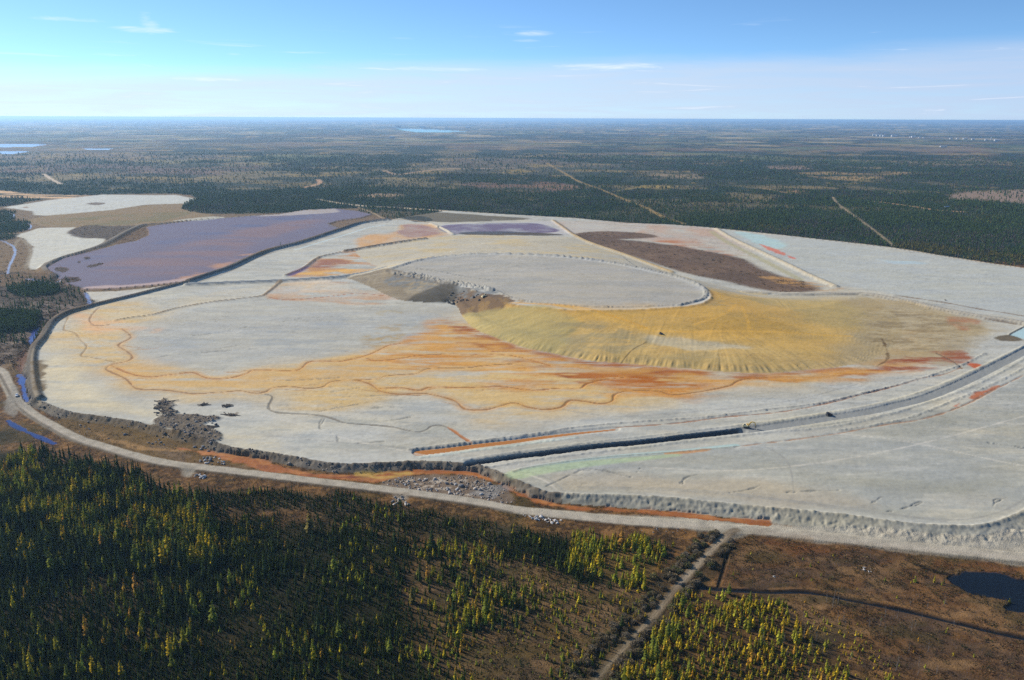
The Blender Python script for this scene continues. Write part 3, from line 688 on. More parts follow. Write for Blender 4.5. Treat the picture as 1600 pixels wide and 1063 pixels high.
poly([(150, 420), (300, 380), (420, 350), (500, 345), (420, 375), (330, 415), (220, 440)], westz, S(140, 112, 102), .95, 20, 14, 80, streak=(160, 34, -.25, .5), only=OP)
poly([(100, 415), (230, 380), (400, 345), (500, 335), (300, 375)], westz, S(98, 98, 124), .6, 14, 14, 60, streak=(180, 40, .05, .35), only=OP)
poly([(270, 440), (320, 422), (360, 405), (395, 397), (350, 418), (310, 432)], westz, S(196, 148, 100), .85, 9, 12, 40, streak=(70, 24, -.15, .3), only=OP)
poly([(132, 449), (225, 443), (300, 434), (290, 440), (180, 451)], westz, S(196, 172, 160), .85, 5, 6, 40, only=OP)
poly([(400, 338), (437, 333), (475, 326), (515, 326), (530, 331), (480, 335)], westz, S(190, 178, 164), .85, 6, 5, 40, only=OP)
poly([(270, 344), (300, 340), (335, 337), (350, 340), (310, 345)], westz, S(186, 186, 176), .9, 5, 4, 40)
poly([(512, 350), (540, 343), (580, 338), (600, 342), (590, 346), (560, 350), (530, 357)], westz, S(122, 104, 84), .85, 5, 6, 20)
for p_ in ([(84, 420), (95, 417), (108, 421), (100, 426), (90, 424)], [(136, 415), (160, 411), (158, 414), (140, 418)], [(131, 403), (136, 401), (140, 404), (134, 406)], [(121, 409), (125, 408), (124, 411)],
           [(92, 438), (105, 433), (122, 434), (126, 438), (112, 441), (98, 442)]):
    poly(p_, westz, S(78, 66, 56), .95, 1, 1.5, 8, shrub=.9, lab=L_BROWN, only=OP)
L_WRD = newlab('gravel_road', 'grey gravel dike road bounding the purple pond on its far shore', 'road')
line([(88, 433), (68, 418), (95, 404), (125, 395), (155, 385), (180, 372), (200, 361), (222, 352), (250, 350), (300, 344.5), (350, 340.5), (400, 336.5)], westz, 8, S(126, 120, 110), .95, 2, lab=L_WRD, clear=True, prof=dike(westz + 2.4, 2.5, .55), n=3)
L_FS = newlab('tailings_field', 'thin wedge of pale tailings pinched between purple pond and dark dike', 'tailings')
poly([(134, 453), (180, 452), (230, 447), (292, 440), (240, 453), (200, 462), (155, 475), (140, 476), (146, 466)], TZ, S(192, 192, 184), .95, 2, 2, 20, lab=L_FS, sm=False, shrub=0)
# western scrub and outcrop
poly([(-200, 440), (60, 425), (95, 440), (130, 455), (142, 475), (110, 488), (80, 502), (55, 530), (30, 560), (-200, 600)], westz, S(74, 66, 58), .95, 6, 8, 30, forest=0, shrub=1.0)
poly([(-60, 480), (60, 470), (120, 470), (100, 488), (70, 505), (-60, 520)], westz, S(124, 112, 104), .75, 5, 8, 20, streak=(24, 12, 0, .3))
poly([(-60, 515), (40, 510), (45, 540), (30, 570), (-60, 580)], 0, S(126, 114, 104), .85, 5, 8, 20, streak=(20, 12, -.1, .3))
poly([(-60, 432), (60, 424), (80, 432), (30, 442), (-60, 450)], westz, S(112, 92, 68), .8, 5, 8, 20)
poly([(-160, 445), (80, 430), (128, 462), (70, 500), (30, 545), (-160, 560)], westz, None, 0, 8, 10, 30, forest=.05, larch=.1, shrub=1.0)
poly([(12, 452), (60, 440), (90, 446), (88, 456), (40, 462)], westz, S(46, 50, 38), .8, 3, 4, 20, forest=.95, larch=.0, shrub=0)
poly([(-120, 495), (48, 488), (52, 505), (45, 514), (-120, 520)], westz, S(40, 46, 36), .8, 3, 4, 20, forest=1, larch=.0, shrub=0)
poly([(-160, 345), (25, 344), (44, 352), (40, 358), (0, 364), (-160, 372)], westz, S(40, 46, 36), .8, 3, 4, 20, forest=1, larch=.02, shrub=0)
poly([(-160, 325), (10, 328), (20, 336), (8, 343), (-160, 345)], westz, S(40, 46, 36), .8, 3, 4, 20, forest=1, larch=.05, shrub=0)
poly([(-160, 365), (15, 364), (22, 368), (6, 374), (-160, 384)], westz, S(46, 50, 38), .8, 3, 4, 20, forest=.6, larch=.2)
poly([(-160, 296), (0, 297), (40, 302), (90, 303), (140, 305), (60, 312), (0, 308), (-160, 312)], westz, S(220, 186, 146), .9, 8, 12, 50, streak=(140, 40, -.15, .3), forest=0)
poly([(285, 325), (300, 313), (340, 301), (420, 301), (497, 311), (482, 324), (400, 330), (330, 333)], westz, S(44, 50, 36), .9, 6, 5, 40, forest=1, larch=.22, shrub=0)
poly([(560, 326), (640, 329), (760, 337), (830, 342), (760, 346), (690, 347), (640, 343), (600, 338)], TZ, S(92, 84, 62), .9, 5, 6, 30, forest=.42, larch=.25, shrub=.3)
poly([(628, 340), (660, 338), (676, 345), (650, 347)], TZ, S(40, 46, 36), .9, 3, 3, 30, forest=1, larch=.0)
poly([(770, 344), (830, 342), (860, 343), (850, 346), (790, 348)], TZ, S(176, 176, 170), .9, 4, 6, 30, streak=(50, 14, 0, .3))
L_TRK = newlab('gravel_road', 'short sandy road joining the far perimeter road to the pond dike', 'road')
line([(555, 321), (580, 330), (600, 340), (612, 343), (640, 344), (675, 349)], TZ, 6, S(170, 150, 122), .9, 3, lab=L_TRK, clear=True, n=3)

# creeks and blue water on the west
L_CRK = newlab('creek', 'narrow pale creek winding past dark spruce clumps at the western edge', 'creek', 'water')
for pts in ([(-40, 366), (0, 374), (12, 379), (20, 384), (23, 393), (19, 404), (14, 414), (11, 426)], [(14, 331), (22, 336), (15, 341)], [(44, 348), (48, 353), (45, 357)]):
    line(pts, westz, 3.5, S(150, 150, 170), .95, 1.5, lab=L_CRK, n=5, wnz=.3)
line([(40, 434), (60, 437), (75, 440), (92, 438)], westz, 5, S(140, 130, 150), .9, 2, lab=L_CRK, wnz=.5, wob=1)
line([(133, 456), (138, 466), (140, 476)], westz, 4, S(120, 124, 160), .9, 2, lab=L_CRK, wnz=.4, wob=1)
line([(22, 384), (30, 372), (40, 378), (48, 390), (44, 404), (40, 418)], westz, 7, S(140, 130, 112), .8, 3)
L_BLU = newlab('ditch_water', 'bright blue water in the ditch outside the western dike', 'ditch', 'blue')
poly([(50, 516), (63, 511), (60, 520), (54, 530), (47, 538), (45, 530), (48, 522)], 0, S(70, 84, 150), 1, 1, 1.0, 6, lab=L_BLU)
poly([(27, 585), (40, 589), (39, 604), (43, 618), (46, 628), (38, 626), (35, 611), (30, 598)], 0, S(64, 80, 150), 1, 1, 1.5, 5, lab=L_BLU)
line([(40, 545), (36, 560), (33, 580)], 0, 2, S(92, 72, 66), .8, 1.5)
poly([(30, 555), (42, 548), (40, 580), (30, 586), (26, 570)], 0, S(98, 74, 62), .9, 2, 3, 8)
L_BLU2 = newlab('ditch_water', 'thin blue strip of water lying below the bend of the gravel road', 'ditch', 'blue')
line([(13, 657), (20, 663), (32, 670), (45, 676), (57, 681), (70, 687), (84, 693)], 0, 3.6, S(42, 54, 118), 1, 1, lab=L_BLU2, wnz=.5, wob=.5)
line([(-60, 508), (0, 502), (25, 498), (45, 496), (60, 492)], 0, 4, S(140, 132, 116), .9, 2, clear=True)

# ------------------------------------------------------------------ orange ditch at the foot of the dam and rubble ground
L_ORG = newlab('ditch_water', 'vivid orange red seepage ditch between the dam foot and gravel road', 'ditch', 'murk')
poly([(120, 655), (235, 672), (300, 694), (400, 722), (500, 742), (590, 757), (620, 768), (500, 752), (400, 742), (240, 722), (140, 697), (90, 670)], 0, S(110, 92, 62), .8, 5, 6, 20)
poly([(240, 700), (290, 704), (350, 722), (420, 738), (400, 742), (300, 730)], 0, S(116, 100, 84), .7, 4, 5, 12, streak=(14, 9, 0, .3))
poly([(147, 677), (160, 678), (180, 686), (215, 695), (237, 700), (287, 702), (287, 706), (235, 704), (200, 698), (165, 688)], 0, S(150, 122, 86), .9, 1.5, 2, 8)
poly([(280, 701), (350, 708), (400, 717), (450, 731), (500, 741), (560, 743), (600, 738), (660, 735), (700, 735), (742, 740), (776, 752), (800, 766), (830, 778), (870, 788), (920, 793), (990, 796), (1060, 800), (1130, 809), (1200, 815),
      (1205, 819), (1180, 820), (1100, 812), (1000, 801), (900, 796), (850, 788), (812, 776), (782, 760), (762, 750), (720, 741), (660, 740), (612, 749), (590, 754), (540, 750), (480, 745), (420, 737), (370, 724), (330, 712)],
     0, S(160, 102, 60), .95, 1.6, 2.2, 8, lab=L_ORG, sm=False)
for c_, sd_n in ((S(128, 84, 54), 5), (S(186, 134, 84), 6)):
    poly([(280, 701), (400, 717), (500, 741), (600, 738), (742, 740), (830, 778), (990, 796), (1205, 817), (1000, 801), (850, 788), (762, 750), (660, 740), (590, 754), (420, 737)], 0, c_, .6, 2, 3, 8, streak=(9, 5, .1, .3), only=[L_ORG], seed=sd_n, sm=False)
poly([(560, 741), (640, 737), (640, 741), (620, 748), (590, 751)], 0, S(200, 172, 100), .7, 2, 3, 10, streak=(16, 8, 0, .3))
poly([(400, 735), (500, 745), (600, 745), (590, 755), (480, 746)], 0, S(116, 62, 42), .7, 2, 3, 10, streak=(20, 8, .1, .3))
L_ROK = newlab('rubble_ground', 'patch of broken pale rock and grey rubble between orange ditch and road', 'rubble')
poly([(592, 757), (620, 746), (660, 741.5), (720, 743), (768, 755), (800, 776), (785, 788), (700, 778), (620, 767)], 0, S(118, 106, 94), .95, 2, 2, 8, lab=L_ROK)
poly([(600, 758), (640, 746), (720, 746), (768, 760), (770, 776), (700, 772)], 0, S(186, 178, 166), .8, 2, 3, 6, streak=(5, 4, .25, .2), only=[L_ROK])
poly([(735, 768), (760, 762), (790, 757), (795, 765), (770, 778), (745, 775)], 0, S(130, 132, 134), .7, 2, 3, 6)

# main gravel road and dirt track
L_RD = newlab('gravel_road', 'grey gravel road curving round the dam above the dark forest', 'road')
RDN = [(-90, 560), (-40, 568), (0, 580), (11, 600), (19, 615), (29, 631), (50, 648), (75, 663), (100, 677), (125, 688), (160, 699), (200, 711), (240, 721), (275, 727), (325, 733), (400, 742), (500, 754), (600, 766), (675, 776), (750, 787), (800, 797),
       (900, 808), (1000, 817), (1100, 824), (1135, 828), (1200, 832), (1300, 842), (1400, 853), (1500, 863), (1600, 873), (1800, 893)]
poly([(780, 793), (820, 795), (900, 800), (1050, 808), (1200, 819), (1400, 832), (1500, 842), (1600, 830), (1800, 790), (1800, 905), (1600, 884), (1500, 872), (1400, 862), (1300, 849), (1135, 832), (1000, 821), (900, 812), (800, 799)], 0, S(174, 171, 160), .95, 2, 1.5, 10, lab=L_RD, only=[0, L_OUT, L_RD], forest=0, shrub=0)
poly([(1180, 836), (1300, 847), (1450, 862), (1600, 878), (1800, 900), (1800, 908), (1600, 886), (1400, 864), (1200, 842)], 0, S(126, 120, 108), .8, 2, 3, 8, only=[L_RD])
r = line(RDN, 0, 9.0, S(172, 168, 157), .95, 2, lab=L_RD, clear=True, wob=.3, prof=dike(.7, 4.4, .35, .1))
for o in (-1.6, 1.2):
    line([(p[0] + o * .8, p[1] + o) for p in RDN], .7, 1.5, S(176, 170, 160), .6, 1.2)
line([(p[0] - 1, p[1] + 5.5) for p in RDN if 0 <= p[0] < 900], 0, 2.5, S(88, 80, 70), .7, 2)
poly([(18, 604), (28, 606), (30, 622), (50, 642), (40, 640), (22, 626)], 0, S(146, 144, 138), .8, 1.5, 1, 6)
poly([(4, 640), (14, 620), (30, 640), (20, 652)], 0, S(138, 136, 130), .8, 2, 2, 6)
poly([(283, 728), (306, 732), (298, 744), (286, 742)], 0, S(150, 146, 136), .9, 2, 1, 6)
poly([(616, 772), (640, 772), (634, 784), (620, 784)], 0, S(150, 142, 130), .9, 2, 1, 6)
L_DT = newlab('dirt_track', 'pale two rut dirt track leading from the road junction into the bog', 'track')
TRK = [(1150, 830), (1135, 838), (1118, 855), (1100, 873), (1070, 905), (1040, 941), (1012, 974), (985, 1002), (955, 1037), (932, 1062), (895, 1105), (850, 1160)]
poly([(1095, 826), (1180, 832), (1150, 842), (1135, 852), (1120, 852), (1126, 838)], 0, S(150, 146, 134), .9, 1.5, 1, 6, lab=L_DT)
line(TRK, 0, 5.2, S(132, 122, 106), .95, 1.5, lab=L_DT, clear=True, wnz=.15, prof=dike(.4, 2.4, .3, .1), n=5)
line(TRK, 0, 1.2, S(104, 92, 74), .7, 1.0, n=5, wob=.3)
for o in (-1.9, 1.9):
    line([(p[0] + o, p[1]) for p in TRK], 0, .9, S(168, 158, 142), .6, .8, n=5)

# forested and open ground of the near side
fw_ = S(40, 44, 28, .75)
poly([(-300, 640), (-20, 668), (40, 716), (100, 734), (200, 756), (285, 776), (330, 792), (420, 800), (500, 806), (600, 832), (700, 846), (800, 850), (860, 862), (700, 866), (655, 880), (648, 930), (668, 1000), (700, 1063), (740, 1160), (-400, 1160)],
     0, fw_, .92, 14, 16, 30, forest=1, larch=.08, shrub=.4)
poly([(100, 880), (180, 870), (240, 900), (250, 1000), (180, 1010), (80, 960)], 0, S(70, 58, 38, .85), .6, 8, 10, 25, forest=.7, larch=.05)
poly([(0, 690), (80, 730), (200, 752), (320, 790), (330, 870), (250, 880), (150, 840), (0, 800)], 0, None, 0, 8, 10, 25, larch=.38)
poly([(225, 820), (330, 820), (330, 880), (230, 890)], 0, None, 0, 6, 8, 20, larch=.55)
poly([(690, 872), (800, 862), (860, 880), (1000, 925), (975, 985), (920, 1050), (860, 1160), (760, 1160), (722, 1040), (694, 960)], 0, S(100, 86, 58), .6, 16, 16, 24, forest=.46, larch=.55, shrub=.55)
poly([(660, 870), (750, 862), (765, 960), (745, 1063), (760, 1160), (700, 1160), (675, 1000)], 0, S(70, 64, 42), .5, 14, 14, 20, forest=.62, larch=.34)
poly([(760, 985), (900, 990), (880, 1063), (840, 1160), (730, 1160), (730, 1050)], 0, S(84, 70, 44), .6, 8, 8, 20, forest=.28, larch=.55, shrub=.7)
poly([(320, 768), (500, 772), (640, 790), (800, 822), (900, 840), (900, 858), (700, 846), (480, 802), (330, 790)], 0, S(66, 62, 46), .8, 5, 6, 20, forest=.52, larch=.08, shrub=.85)
poly([(780, 838), (870, 842), (900, 868), (965, 908), (950, 920), (900, 908), (830, 880), (785, 868)], 0, fw_, .8, 4, 4, 12, forest=1, larch=.04)
poly([(905, 832), (1030, 850), (1040, 872), (1020, 900), (1000, 925), (960, 910), (900, 880), (885, 850)], 0, S(92, 78, 44), .7, 5, 5, 12, forest=.98, larch=.93)
poly([(1060, 925), (1200, 925), (1245, 962), (1300, 1010), (1340, 1060), (1400, 1160), (880, 1160), (960, 1075), (1010, 1010), (1050, 960)], 0, S(80, 64, 42), .7, 6, 6, 16, forest=.50, larch=.92, shrub=.5)
poly([(1160, 1010), (1240, 1030), (1260, 1080), (1280, 1160), (1080, 1160), (1090, 1060)], 0, None, 0, 6, 6, 16, forest=.75, larch=.55)
poly([(1240, 945), (1330, 965), (1420, 1005), (1420, 1070), (1500, 1160), (1400, 1160), (1330, 1050), (1280, 1000)], 0, None, 0, 6, 8, 16, forest=.26, larch=1.0, shrub=.5)
poly([(1150, 842), (1300, 855), (1600, 890), (1900, 920), (1900, 1160), (1480, 1160), (1420, 1060), (1330, 990), (1240, 940), (1130, 918)], 0, S(94, 70, 50), .5, 8, 8, 20, forest=.012, larch=.9, shrub=.6)
poly([(1200, 846), (1500, 876), (1600, 890), (1480, 890), (1320, 880)], 0, S(118, 78, 46), .6, 5, 6, 14, streak=(14, 8, -.1, .3))
poly([(1300, 900), (1420, 905), (1500, 925), (1600, 960), (1700, 990), (1500, 965), (1380, 930)], 0, S(132, 100, 70), .6, 6, 8, 14, streak=(12, 7, 0, .3))
poly([(1380, 975), (1480, 1000), (1600, 1063), (1700, 1120), (1560, 1100), (1440, 1020)], 0, S(124, 90, 52), .6, 6, 8, 20, streak=(40, 8, 0, .3))
for k_, (c_, thr) in enumerate(((S(76, 66, 58), .15), (S(128, 104, 76), .2), (S(66, 62, 40), .25))):
    poly([(1150, 842), (1300, 855), (1600, 890), (1900, 920), (1900, 1160), (1300, 1160), (1250, 1000), (1150, 930)], 0, c_, .6, 8, 8, 20, streak=(26, 12, thr, .3), seed=40 + k_)
    poly([(640, 870), (800, 860), (1000, 925), (975, 985), (900, 1063), (740, 1063), (660, 960)], 0, c_, .5, 8, 8, 20, streak=(14, 8, thr, .3), seed=50 + k_)
# shrubs hugging the track
for o in (-26, 26):
    line([(p[0] + o, p[1]) for p in TRK[2:]], 0, 9, S(70, 62, 46), .7, 3)
# creek and black pond
L_CK2 = newlab('creek', 'black creek cutting across the brown bog below the dam', 'creek', 'dark')
line([(1072, 916), (1100, 918), (1137, 921), (1200, 924), (1250, 924), (1287, 928), (1325, 936), (1362, 943), (1400, 951), (1450, 962), (1500, 974), (1550, 986), (1600, 997), (1760, 1030), (1900, 1060)], 0, 3.0, S(26, 28, 30), 1, 1, lab=L_CK2, n=5, wnz=.35, prof=trench(-.9, 1.0, .8), clear=True)
line([(1142, 848), (1136, 870), (1126, 905), (1122, 918)], 0, 1.4, S(50, 44, 36), .9, 1, prof=trench(-.8, .4, .8))
line([(1205, 920), (1250, 919), (1325, 930), (1400, 945), (1500, 968), (1600, 991)], 0, 2, S(130, 100, 66), .6, 1.6)
L_BP = newlab('pond_water', 'dark round bog pond in rust brown grass below the dam', 'pond', 'dark')
poly([(1480, 905), (1500, 894), (1525, 892), (1562, 895), (1590, 904), (1640, 912), (1680, 935), (1660, 955), (1620, 958), (1600, 950), (1590, 944), (1550, 936), (1512, 925)], 0, S(20, 26, 34), 1, 1, 1.5, 8, lab=L_BP, forest=0, shrub=0)
poly([(1572, 951), (1588, 940), (1640, 950), (1700, 970), (1640, 968), (1600, 958)], 0, S(20, 26, 34), 1, 1, 1.5, 8, lab=L_BP, forest=0, shrub=0)
line([(1430, 882), (1450, 890), (1480, 897)], 0, 3, S(40, 34, 28), .9, 1.5, wnz=.5)

# ------------------------------------------------------------------ far country features
poly([(1390, 388), (1450, 396), (1525, 408), (1600, 419), (1760, 446), (1760, 424), (1600, 402), (1500, 390), (1430, 381)], 0, None, 0, 8, 6, 40, larch=1.7)
L_CUT = newlab('dirt_track', 'golden straight cut line running away through the far forest', 'track')
line([(855, 256), (880, 270), (905, 284), (940, 297), (975, 312), (1010, 326), (1035, 339), (1068, 350)], 0, 13, S(160, 136, 88), .85, 8, lab=L_CUT, clear=True)
L_CUT2 = newlab('dirt_track', 'pale forest track descending straight to the perimeter road', 'track')
line([(1301, 308), (1308, 318), (1325, 331), (1345, 345), (1370, 364), (1396, 385)], 0, 8, S(160, 146, 120), .9, 5, lab=L_CUT2, clear=True)
L_CUT3 = newlab('dirt_track', 'tan clearing track crossing sideways through the spruce forest', 'track')
line([(1190, 294), (1232, 302), (1262, 303)], 0, 18, S(170, 140, 100), .7, 8, clear=True)
line([(960, 300), (1000, 293), (1060, 291)], 0, 20, S(160, 144, 90), .6, 9, clear=True)
line([(1364, 315), (1420, 322), (1460, 328), (1500, 331)], 0, 22, S(176, 144, 106), .9, 8, lab=L_CUT3, clear=True)
L_CUT4 = newlab('dirt_track', 'short pale track in forest beyond the western tailings flat', 'track')
line([(68, 272), (80, 280), (95, 288)], 0, 14, S(206, 190, 170), .9, 5, lab=L_CUT4, clear=True)
L_CUT5 = newlab('dirt_track', 'looping reddish track in the dark forest beyond the purple pond', 'track')
line([(475, 293), (490, 290), (500, 286), (497, 281)], 0, 18, S(184, 152, 122), .9, 7, lab=L_CUT5, clear=True)
L_CUT6 = newlab('dirt_track', 'wandering sandy track through forest farther off than the looping track', 'track')
line([(600, 267), (620, 273), (645, 270), (690, 265), (740, 264), (800, 263)], 0, 26, S(176, 150, 124), .8, 10, lab=L_CUT6, clear=True)
poly([(1470, 307), (1540, 299), (1600, 297), (1760, 300), (1760, 324), (1600, 319), (1540, 314), (1490, 312)], 0, S(146, 128, 114), .9, 20, 30, 120, forest=.15, larch=.3)
for p_, c_ in (([(730, 288), (860, 284), (900, 294), (840, 301), (760, 298)], S(128, 100, 84)), ([(540, 305), (600, 303), (616, 307), (560, 309)], S(170, 146, 118)), ([(870, 262), (1060, 270), (1080, 284), (940, 280)], S(58, 70, 54)),
               ([(-60, 262), (300, 255), (420, 262), (300, 275), (60, 272)], S(112, 92, 84)), ([(990, 268), (1080, 270), (1080, 283), (1000, 278)], S(150, 132, 106)), ([(1000, 292), (1040, 291), (1035, 297)], S(160, 140, 80)),
               ([(1225, 298), (1250, 298), (1255, 303), (1228, 302)], S(166, 134, 100)), ([(1250, 272), (1310, 268), (1420, 270), (1330, 282)], S(158, 134, 92)), ([(1200, 258), (1255, 260), (1250, 265), (1200, 263)], S(150, 128, 112))):
    poly(p_, 0, c_, .75, 25, 40, 160, streak=(220, 120, -.1, .4), forest=.25, larch=.5)
L_LK1 = newlab('lake', 'long blue lake arm on the western horizon land', 'lake', 'lakewater')
poly([(-300, 226), (50, 225), (72, 226.6), (50, 230), (-300, 234)], 0, S(150, 176, 214), 1, 6, 0, lab=L_LK1, forest=0, sm=False)
L_LK2 = newlab('lake', 'thin second strip of lake water just nearer than the long blue arm', 'lake', 'lakewater')
poly([(-300, 236), (20, 237), (46, 237.5), (20, 241), (-300, 243)], 0, S(150, 176, 214), 1, 6, 0, lab=L_LK2, forest=0, sm=False)
L_LK3 = newlab('lake', 'slim pale pond glinting in the far forest right of the lake arms', 'lake', 'lakewater')
poly([(128, 232.6), (176, 232.6), (170, 234.4), (135, 234.4)], 0, S(170, 190, 216), 1, 6, 0, lab=L_LK3, forest=0, sm=False)
L_LK4 = newlab('lake', 'pale turquoise settling lake near the horizon beside white plant buildings', 'lake', 'lakewater')
poly([(620, 201.5), (645, 202), (700, 204), (728, 206), (690, 207.2), (650, 206.8), (632, 204.5)], 0, S(150, 212, 224), 1, 30, 0, lab=L_LK4, forest=0, sm=False)

# water bodies lie level
for lb, z in ((L_BLU, -.3), (L_BP, -.5), (L_BLU2, -.3), (L_LK1, 0), (L_LK2, 0), (L_LK3, 0), (L_LK4, 0), (L_P2, TZ), (L_POOL, TZ), (L_ODI, TZ - .9), (L_PTR, TZ - .1)):
    H[LAB == lb] = z
m = LAB == L_ORG
H[m] = np.minimum(H[m], 0.05 + .05 * fbm(X[m], Y[m], 3, 2, 44))
H[H < -90] = 0
def ring(m):
    k = m.copy(); k[:-1] |= m[1:]; k[:, 1:] |= m[:, :-1]; k[:-1, 1:] |= m[1:, :-1]; return k
for lb, z in ((L_BLU, -.3), (L_BP, -.5), (L_BLU2, -.3), (L_P2, TZ), (L_POOL, TZ), (L_ODI, TZ - .9), (L_PTR, TZ - .1), (L_PUR, westz - .3)):
    H[ring(LAB == lb)] = z
m = ring(LAB == L_ORG); H[m] = np.minimum(H[m], .12)
for lb in (1, L_RIGHT, L_NE, L_MND, L_F1, L_F2, L_FS, L_OUT):
    m = LAB == lb
    xx, yy = X[m], Y[m]
    k_ = 1 + .055 * fbm(xx, yy, 7, 4, 300, 2.6) + .045 * fbm(xx, yy, 30, 4, 301, 9) + .05 * fbm(xx, yy, 2.2, 2, 302)
    rg_ = 1 - np.abs(fbm(xx, yy, 16, 4, 303, 7)); k_ -= .16 * sst(.90, .985, rg_) * sst(-.1, .4, fbm(xx, yy, 120, 3, 304))
    C[m] *= k_[:, None].astype(f32)
    wm = fbm(xx, yy, 55, 4, 305, 16)[:, None]
    C[m] *= (1 + wm * np.array([[.035, .012, -.045]])).astype(f32)
    H[m] += .07 * fbm(xx, yy, 4, 3, 306)
print('grid', NR, NC, NR * NC)

# ------------------------------------------------------------------ materials
def nodes(name):
    m = bpy.data.materials.new(name); m.use_nodes = True
    nt = m.node_tree; nt.nodes.clear()
    return m, nt, nt.nodes, nt.links

def mat_land(name, rough=.95, s1=.9, amp=.28, bump=.35, bsc=1.2, spec=.15):
    m, nt, N, L = nodes(name)
    out = N.new('ShaderNodeOutputMaterial'); b = N.new('ShaderNodeBsdfPrincipled')
    a = N.new('ShaderNodeAttribute'); a.attribute_name = 'Col'
    geo = N.new('ShaderNodeNewGeometry')
    n1 = N.new('ShaderNodeTexNoise'); n1.inputs['Scale'].default_value = s1; n1.inputs['Detail'].default_value = 5; n1.inputs['Roughness'].default_value = .65
    n2 = N.new('ShaderNodeTexNoise'); n2.inputs['Scale'].default_value = s1 * .13; n2.inputs['Detail'].default_value = 4
    L.new(geo.outputs['Position'], n1.inputs['Vector']); L.new(geo.outputs['Position'], n2.inputs['Vector'])
    ad = N.new('ShaderNodeMath'); ad.operation = 'ADD'; L.new(n1.outputs['Fac'], ad.inputs[0]); L.new(n2.outputs['Fac'], ad.inputs[1])
    mr = N.new('ShaderNodeMapRange'); mr.inputs['From Min'].default_value = .5; mr.inputs['From Max'].default_value = 1.5
    mr.inputs['To Min'].default_value = 1 - amp; mr.inputs['To Max'].default_value = 1 + amp
    L.new(ad.outputs[0], mr.inputs['Value'])
    mul = N.new('ShaderNodeVectorMath'); mul.operation = 'SCALE'
    L.new(a.outputs['Color'], mul.inputs[0]); L.new(mr.outputs[0], mul.inputs['Scale'])
    L.new(mul.outputs[0], b.inputs['Base Color'])
    b.inputs['Roughness'].default_value = rough
    b.inputs['Specular IOR Level'].default_value = spec
    if bump:
        n3 = N.new('ShaderNodeTexNoise'); n3.inputs['Scale'].default_value = bsc; n3.inputs['Detail'].default_value = 4
        L.new(geo.outputs['Position'], n3.inputs['Vector'])
        bp = N.new('ShaderNodeBump'); bp.inputs['Strength'].default_value = bump; bp.inputs['Distance'].default_value = .5
        L.new(n3.outputs['Fac'], bp.inputs['Height']); L.new(bp.outputs[0], b.inputs['Normal'])
    L.new(b.outputs[0], out.inputs[0])
    return m

def mat_water(name, rough, bump=.03, bsc=.6, spec=.5):
    m = mat_land(name, rough, .12, .12, bump, bsc, spec)
    return m

MAT = {
    'ground': mat_land('bog and forest floor', .95, 1.1, .45, .7, 1.4, .05),
    'land': mat_land('tailings sand', .92, .35, .10, .22, .35, .12),
    'wet': mat_water('shallow tailings water', .40, .02, .3, .06),
    'murk': mat_water('iron stained water', .5, .05, .6, .10),
    'water': mat_water('creek water', .25, .03, .5, .2),
    'blue': mat_water('open ditch water', .2, .02, .5, .18),
    'dark': mat_water('peat water', .12, .02, .4, .10),
    'lakewater': mat_water('lake water', .25, .02, .05),
}
OBJ[0] = ('ground', 'brown bog and forest floor stretching away to the hazy horizon', 'ground', 'structure', 'ground')
GROUNDISH = {'bog', 'scrub_bed', 'rubble_ground', 'rubble_heap', 'gravel_road', 'dirt_track'}

def mesh_np(name, V, Fc, cols=None, smooth_=True):
    me = bpy.data.meshes.new(name)
    nv, nf, k = len(V), len(Fc), Fc.shape[1]
    me.vertices.add(nv); me.vertices.foreach_set('co', np.ascontiguousarray(V, f32).ravel())
    me.loops.add(nf * k); me.loops.foreach_set('vertex_index', np.ascontiguousarray(Fc, np.int32).ravel())
    me.polygons.add(nf); me.polygons.foreach_set('loop_start', np.arange(0, nf * k, k, dtype=np.int32))
    if smooth_:
        me.polygons.foreach_set('use_smooth', np.ones(nf, bool))
    me.update(calc_edges=True)
    if cols is not None:
        ca = me.color_attributes.new('Col', 'FLOAT_COLOR', 'POINT')
        c4 = np.ones((nv, 4), f32); c4[:, :3] = cols
        ca.data.foreach_set('color', c4.ravel())
    return me

def link(name, me, mat=None, parent=None):
    o = bpy.data.objects.new(name, me); COL.objects.link(o)
    if mat is not None and me is not None and not me.materials:
        me.materials.append(mat)
    if parent is not None:
        o.parent = parent
    return o

def tag(o, label=None, cat=None, group=None, kind=None):
    if label: o['label'] = label
    if cat: o['category'] = cat
    if group: o['group'] = group
    if kind: o['kind'] = kind
    return o

Vall = np.stack([X, Y, H], -1).reshape(-1, 3).astype(f32)
Call = np.clip(C.reshape(-1, 3), .004, .85)
ii = np.arange(NR * NC, dtype=np.int32).reshape(NR, NC)
quads = np.stack([ii[1:, :-1], ii[1:, 1:], ii[:-1, 1:], ii[:-1, :-1]], -1).reshape(-1, 4)
ql = LAB[1:, :-1].reshape(-1)
for lb, spec in enumerate(OBJ):
    fq = quads[ql == lb]
    if len(fq) == 0:
        print('no faces', spec[0], spec[1]); continue
    used, inv = np.unique(fq, return_inverse=True)
    me = mesh_np(spec[0], Vall[used], inv.reshape(-1, 4), Call[used])
    mt = MAT['ground'] if (spec[4] == 'land' and spec[0] in GROUNDISH) else MAT[spec[4]]
    o = link(spec[0], me, mt)
    tag(o, spec[1], spec[2], None, spec[3])

def hz(x, y):
    r, c = rc(np.asarray(x, float), np.asarray(y, float))
    return H[r, c]

def ground(px, py):
    """World point on the land seen at a photo pixel."""
    z = 0.0
    for _ in range(4):
        x, y = at(px, py, z); z = float(hz([x], [y])[0])
    return x, y, z
HAZE, EXPO, DENO = 4.0e-5, 0.48, False

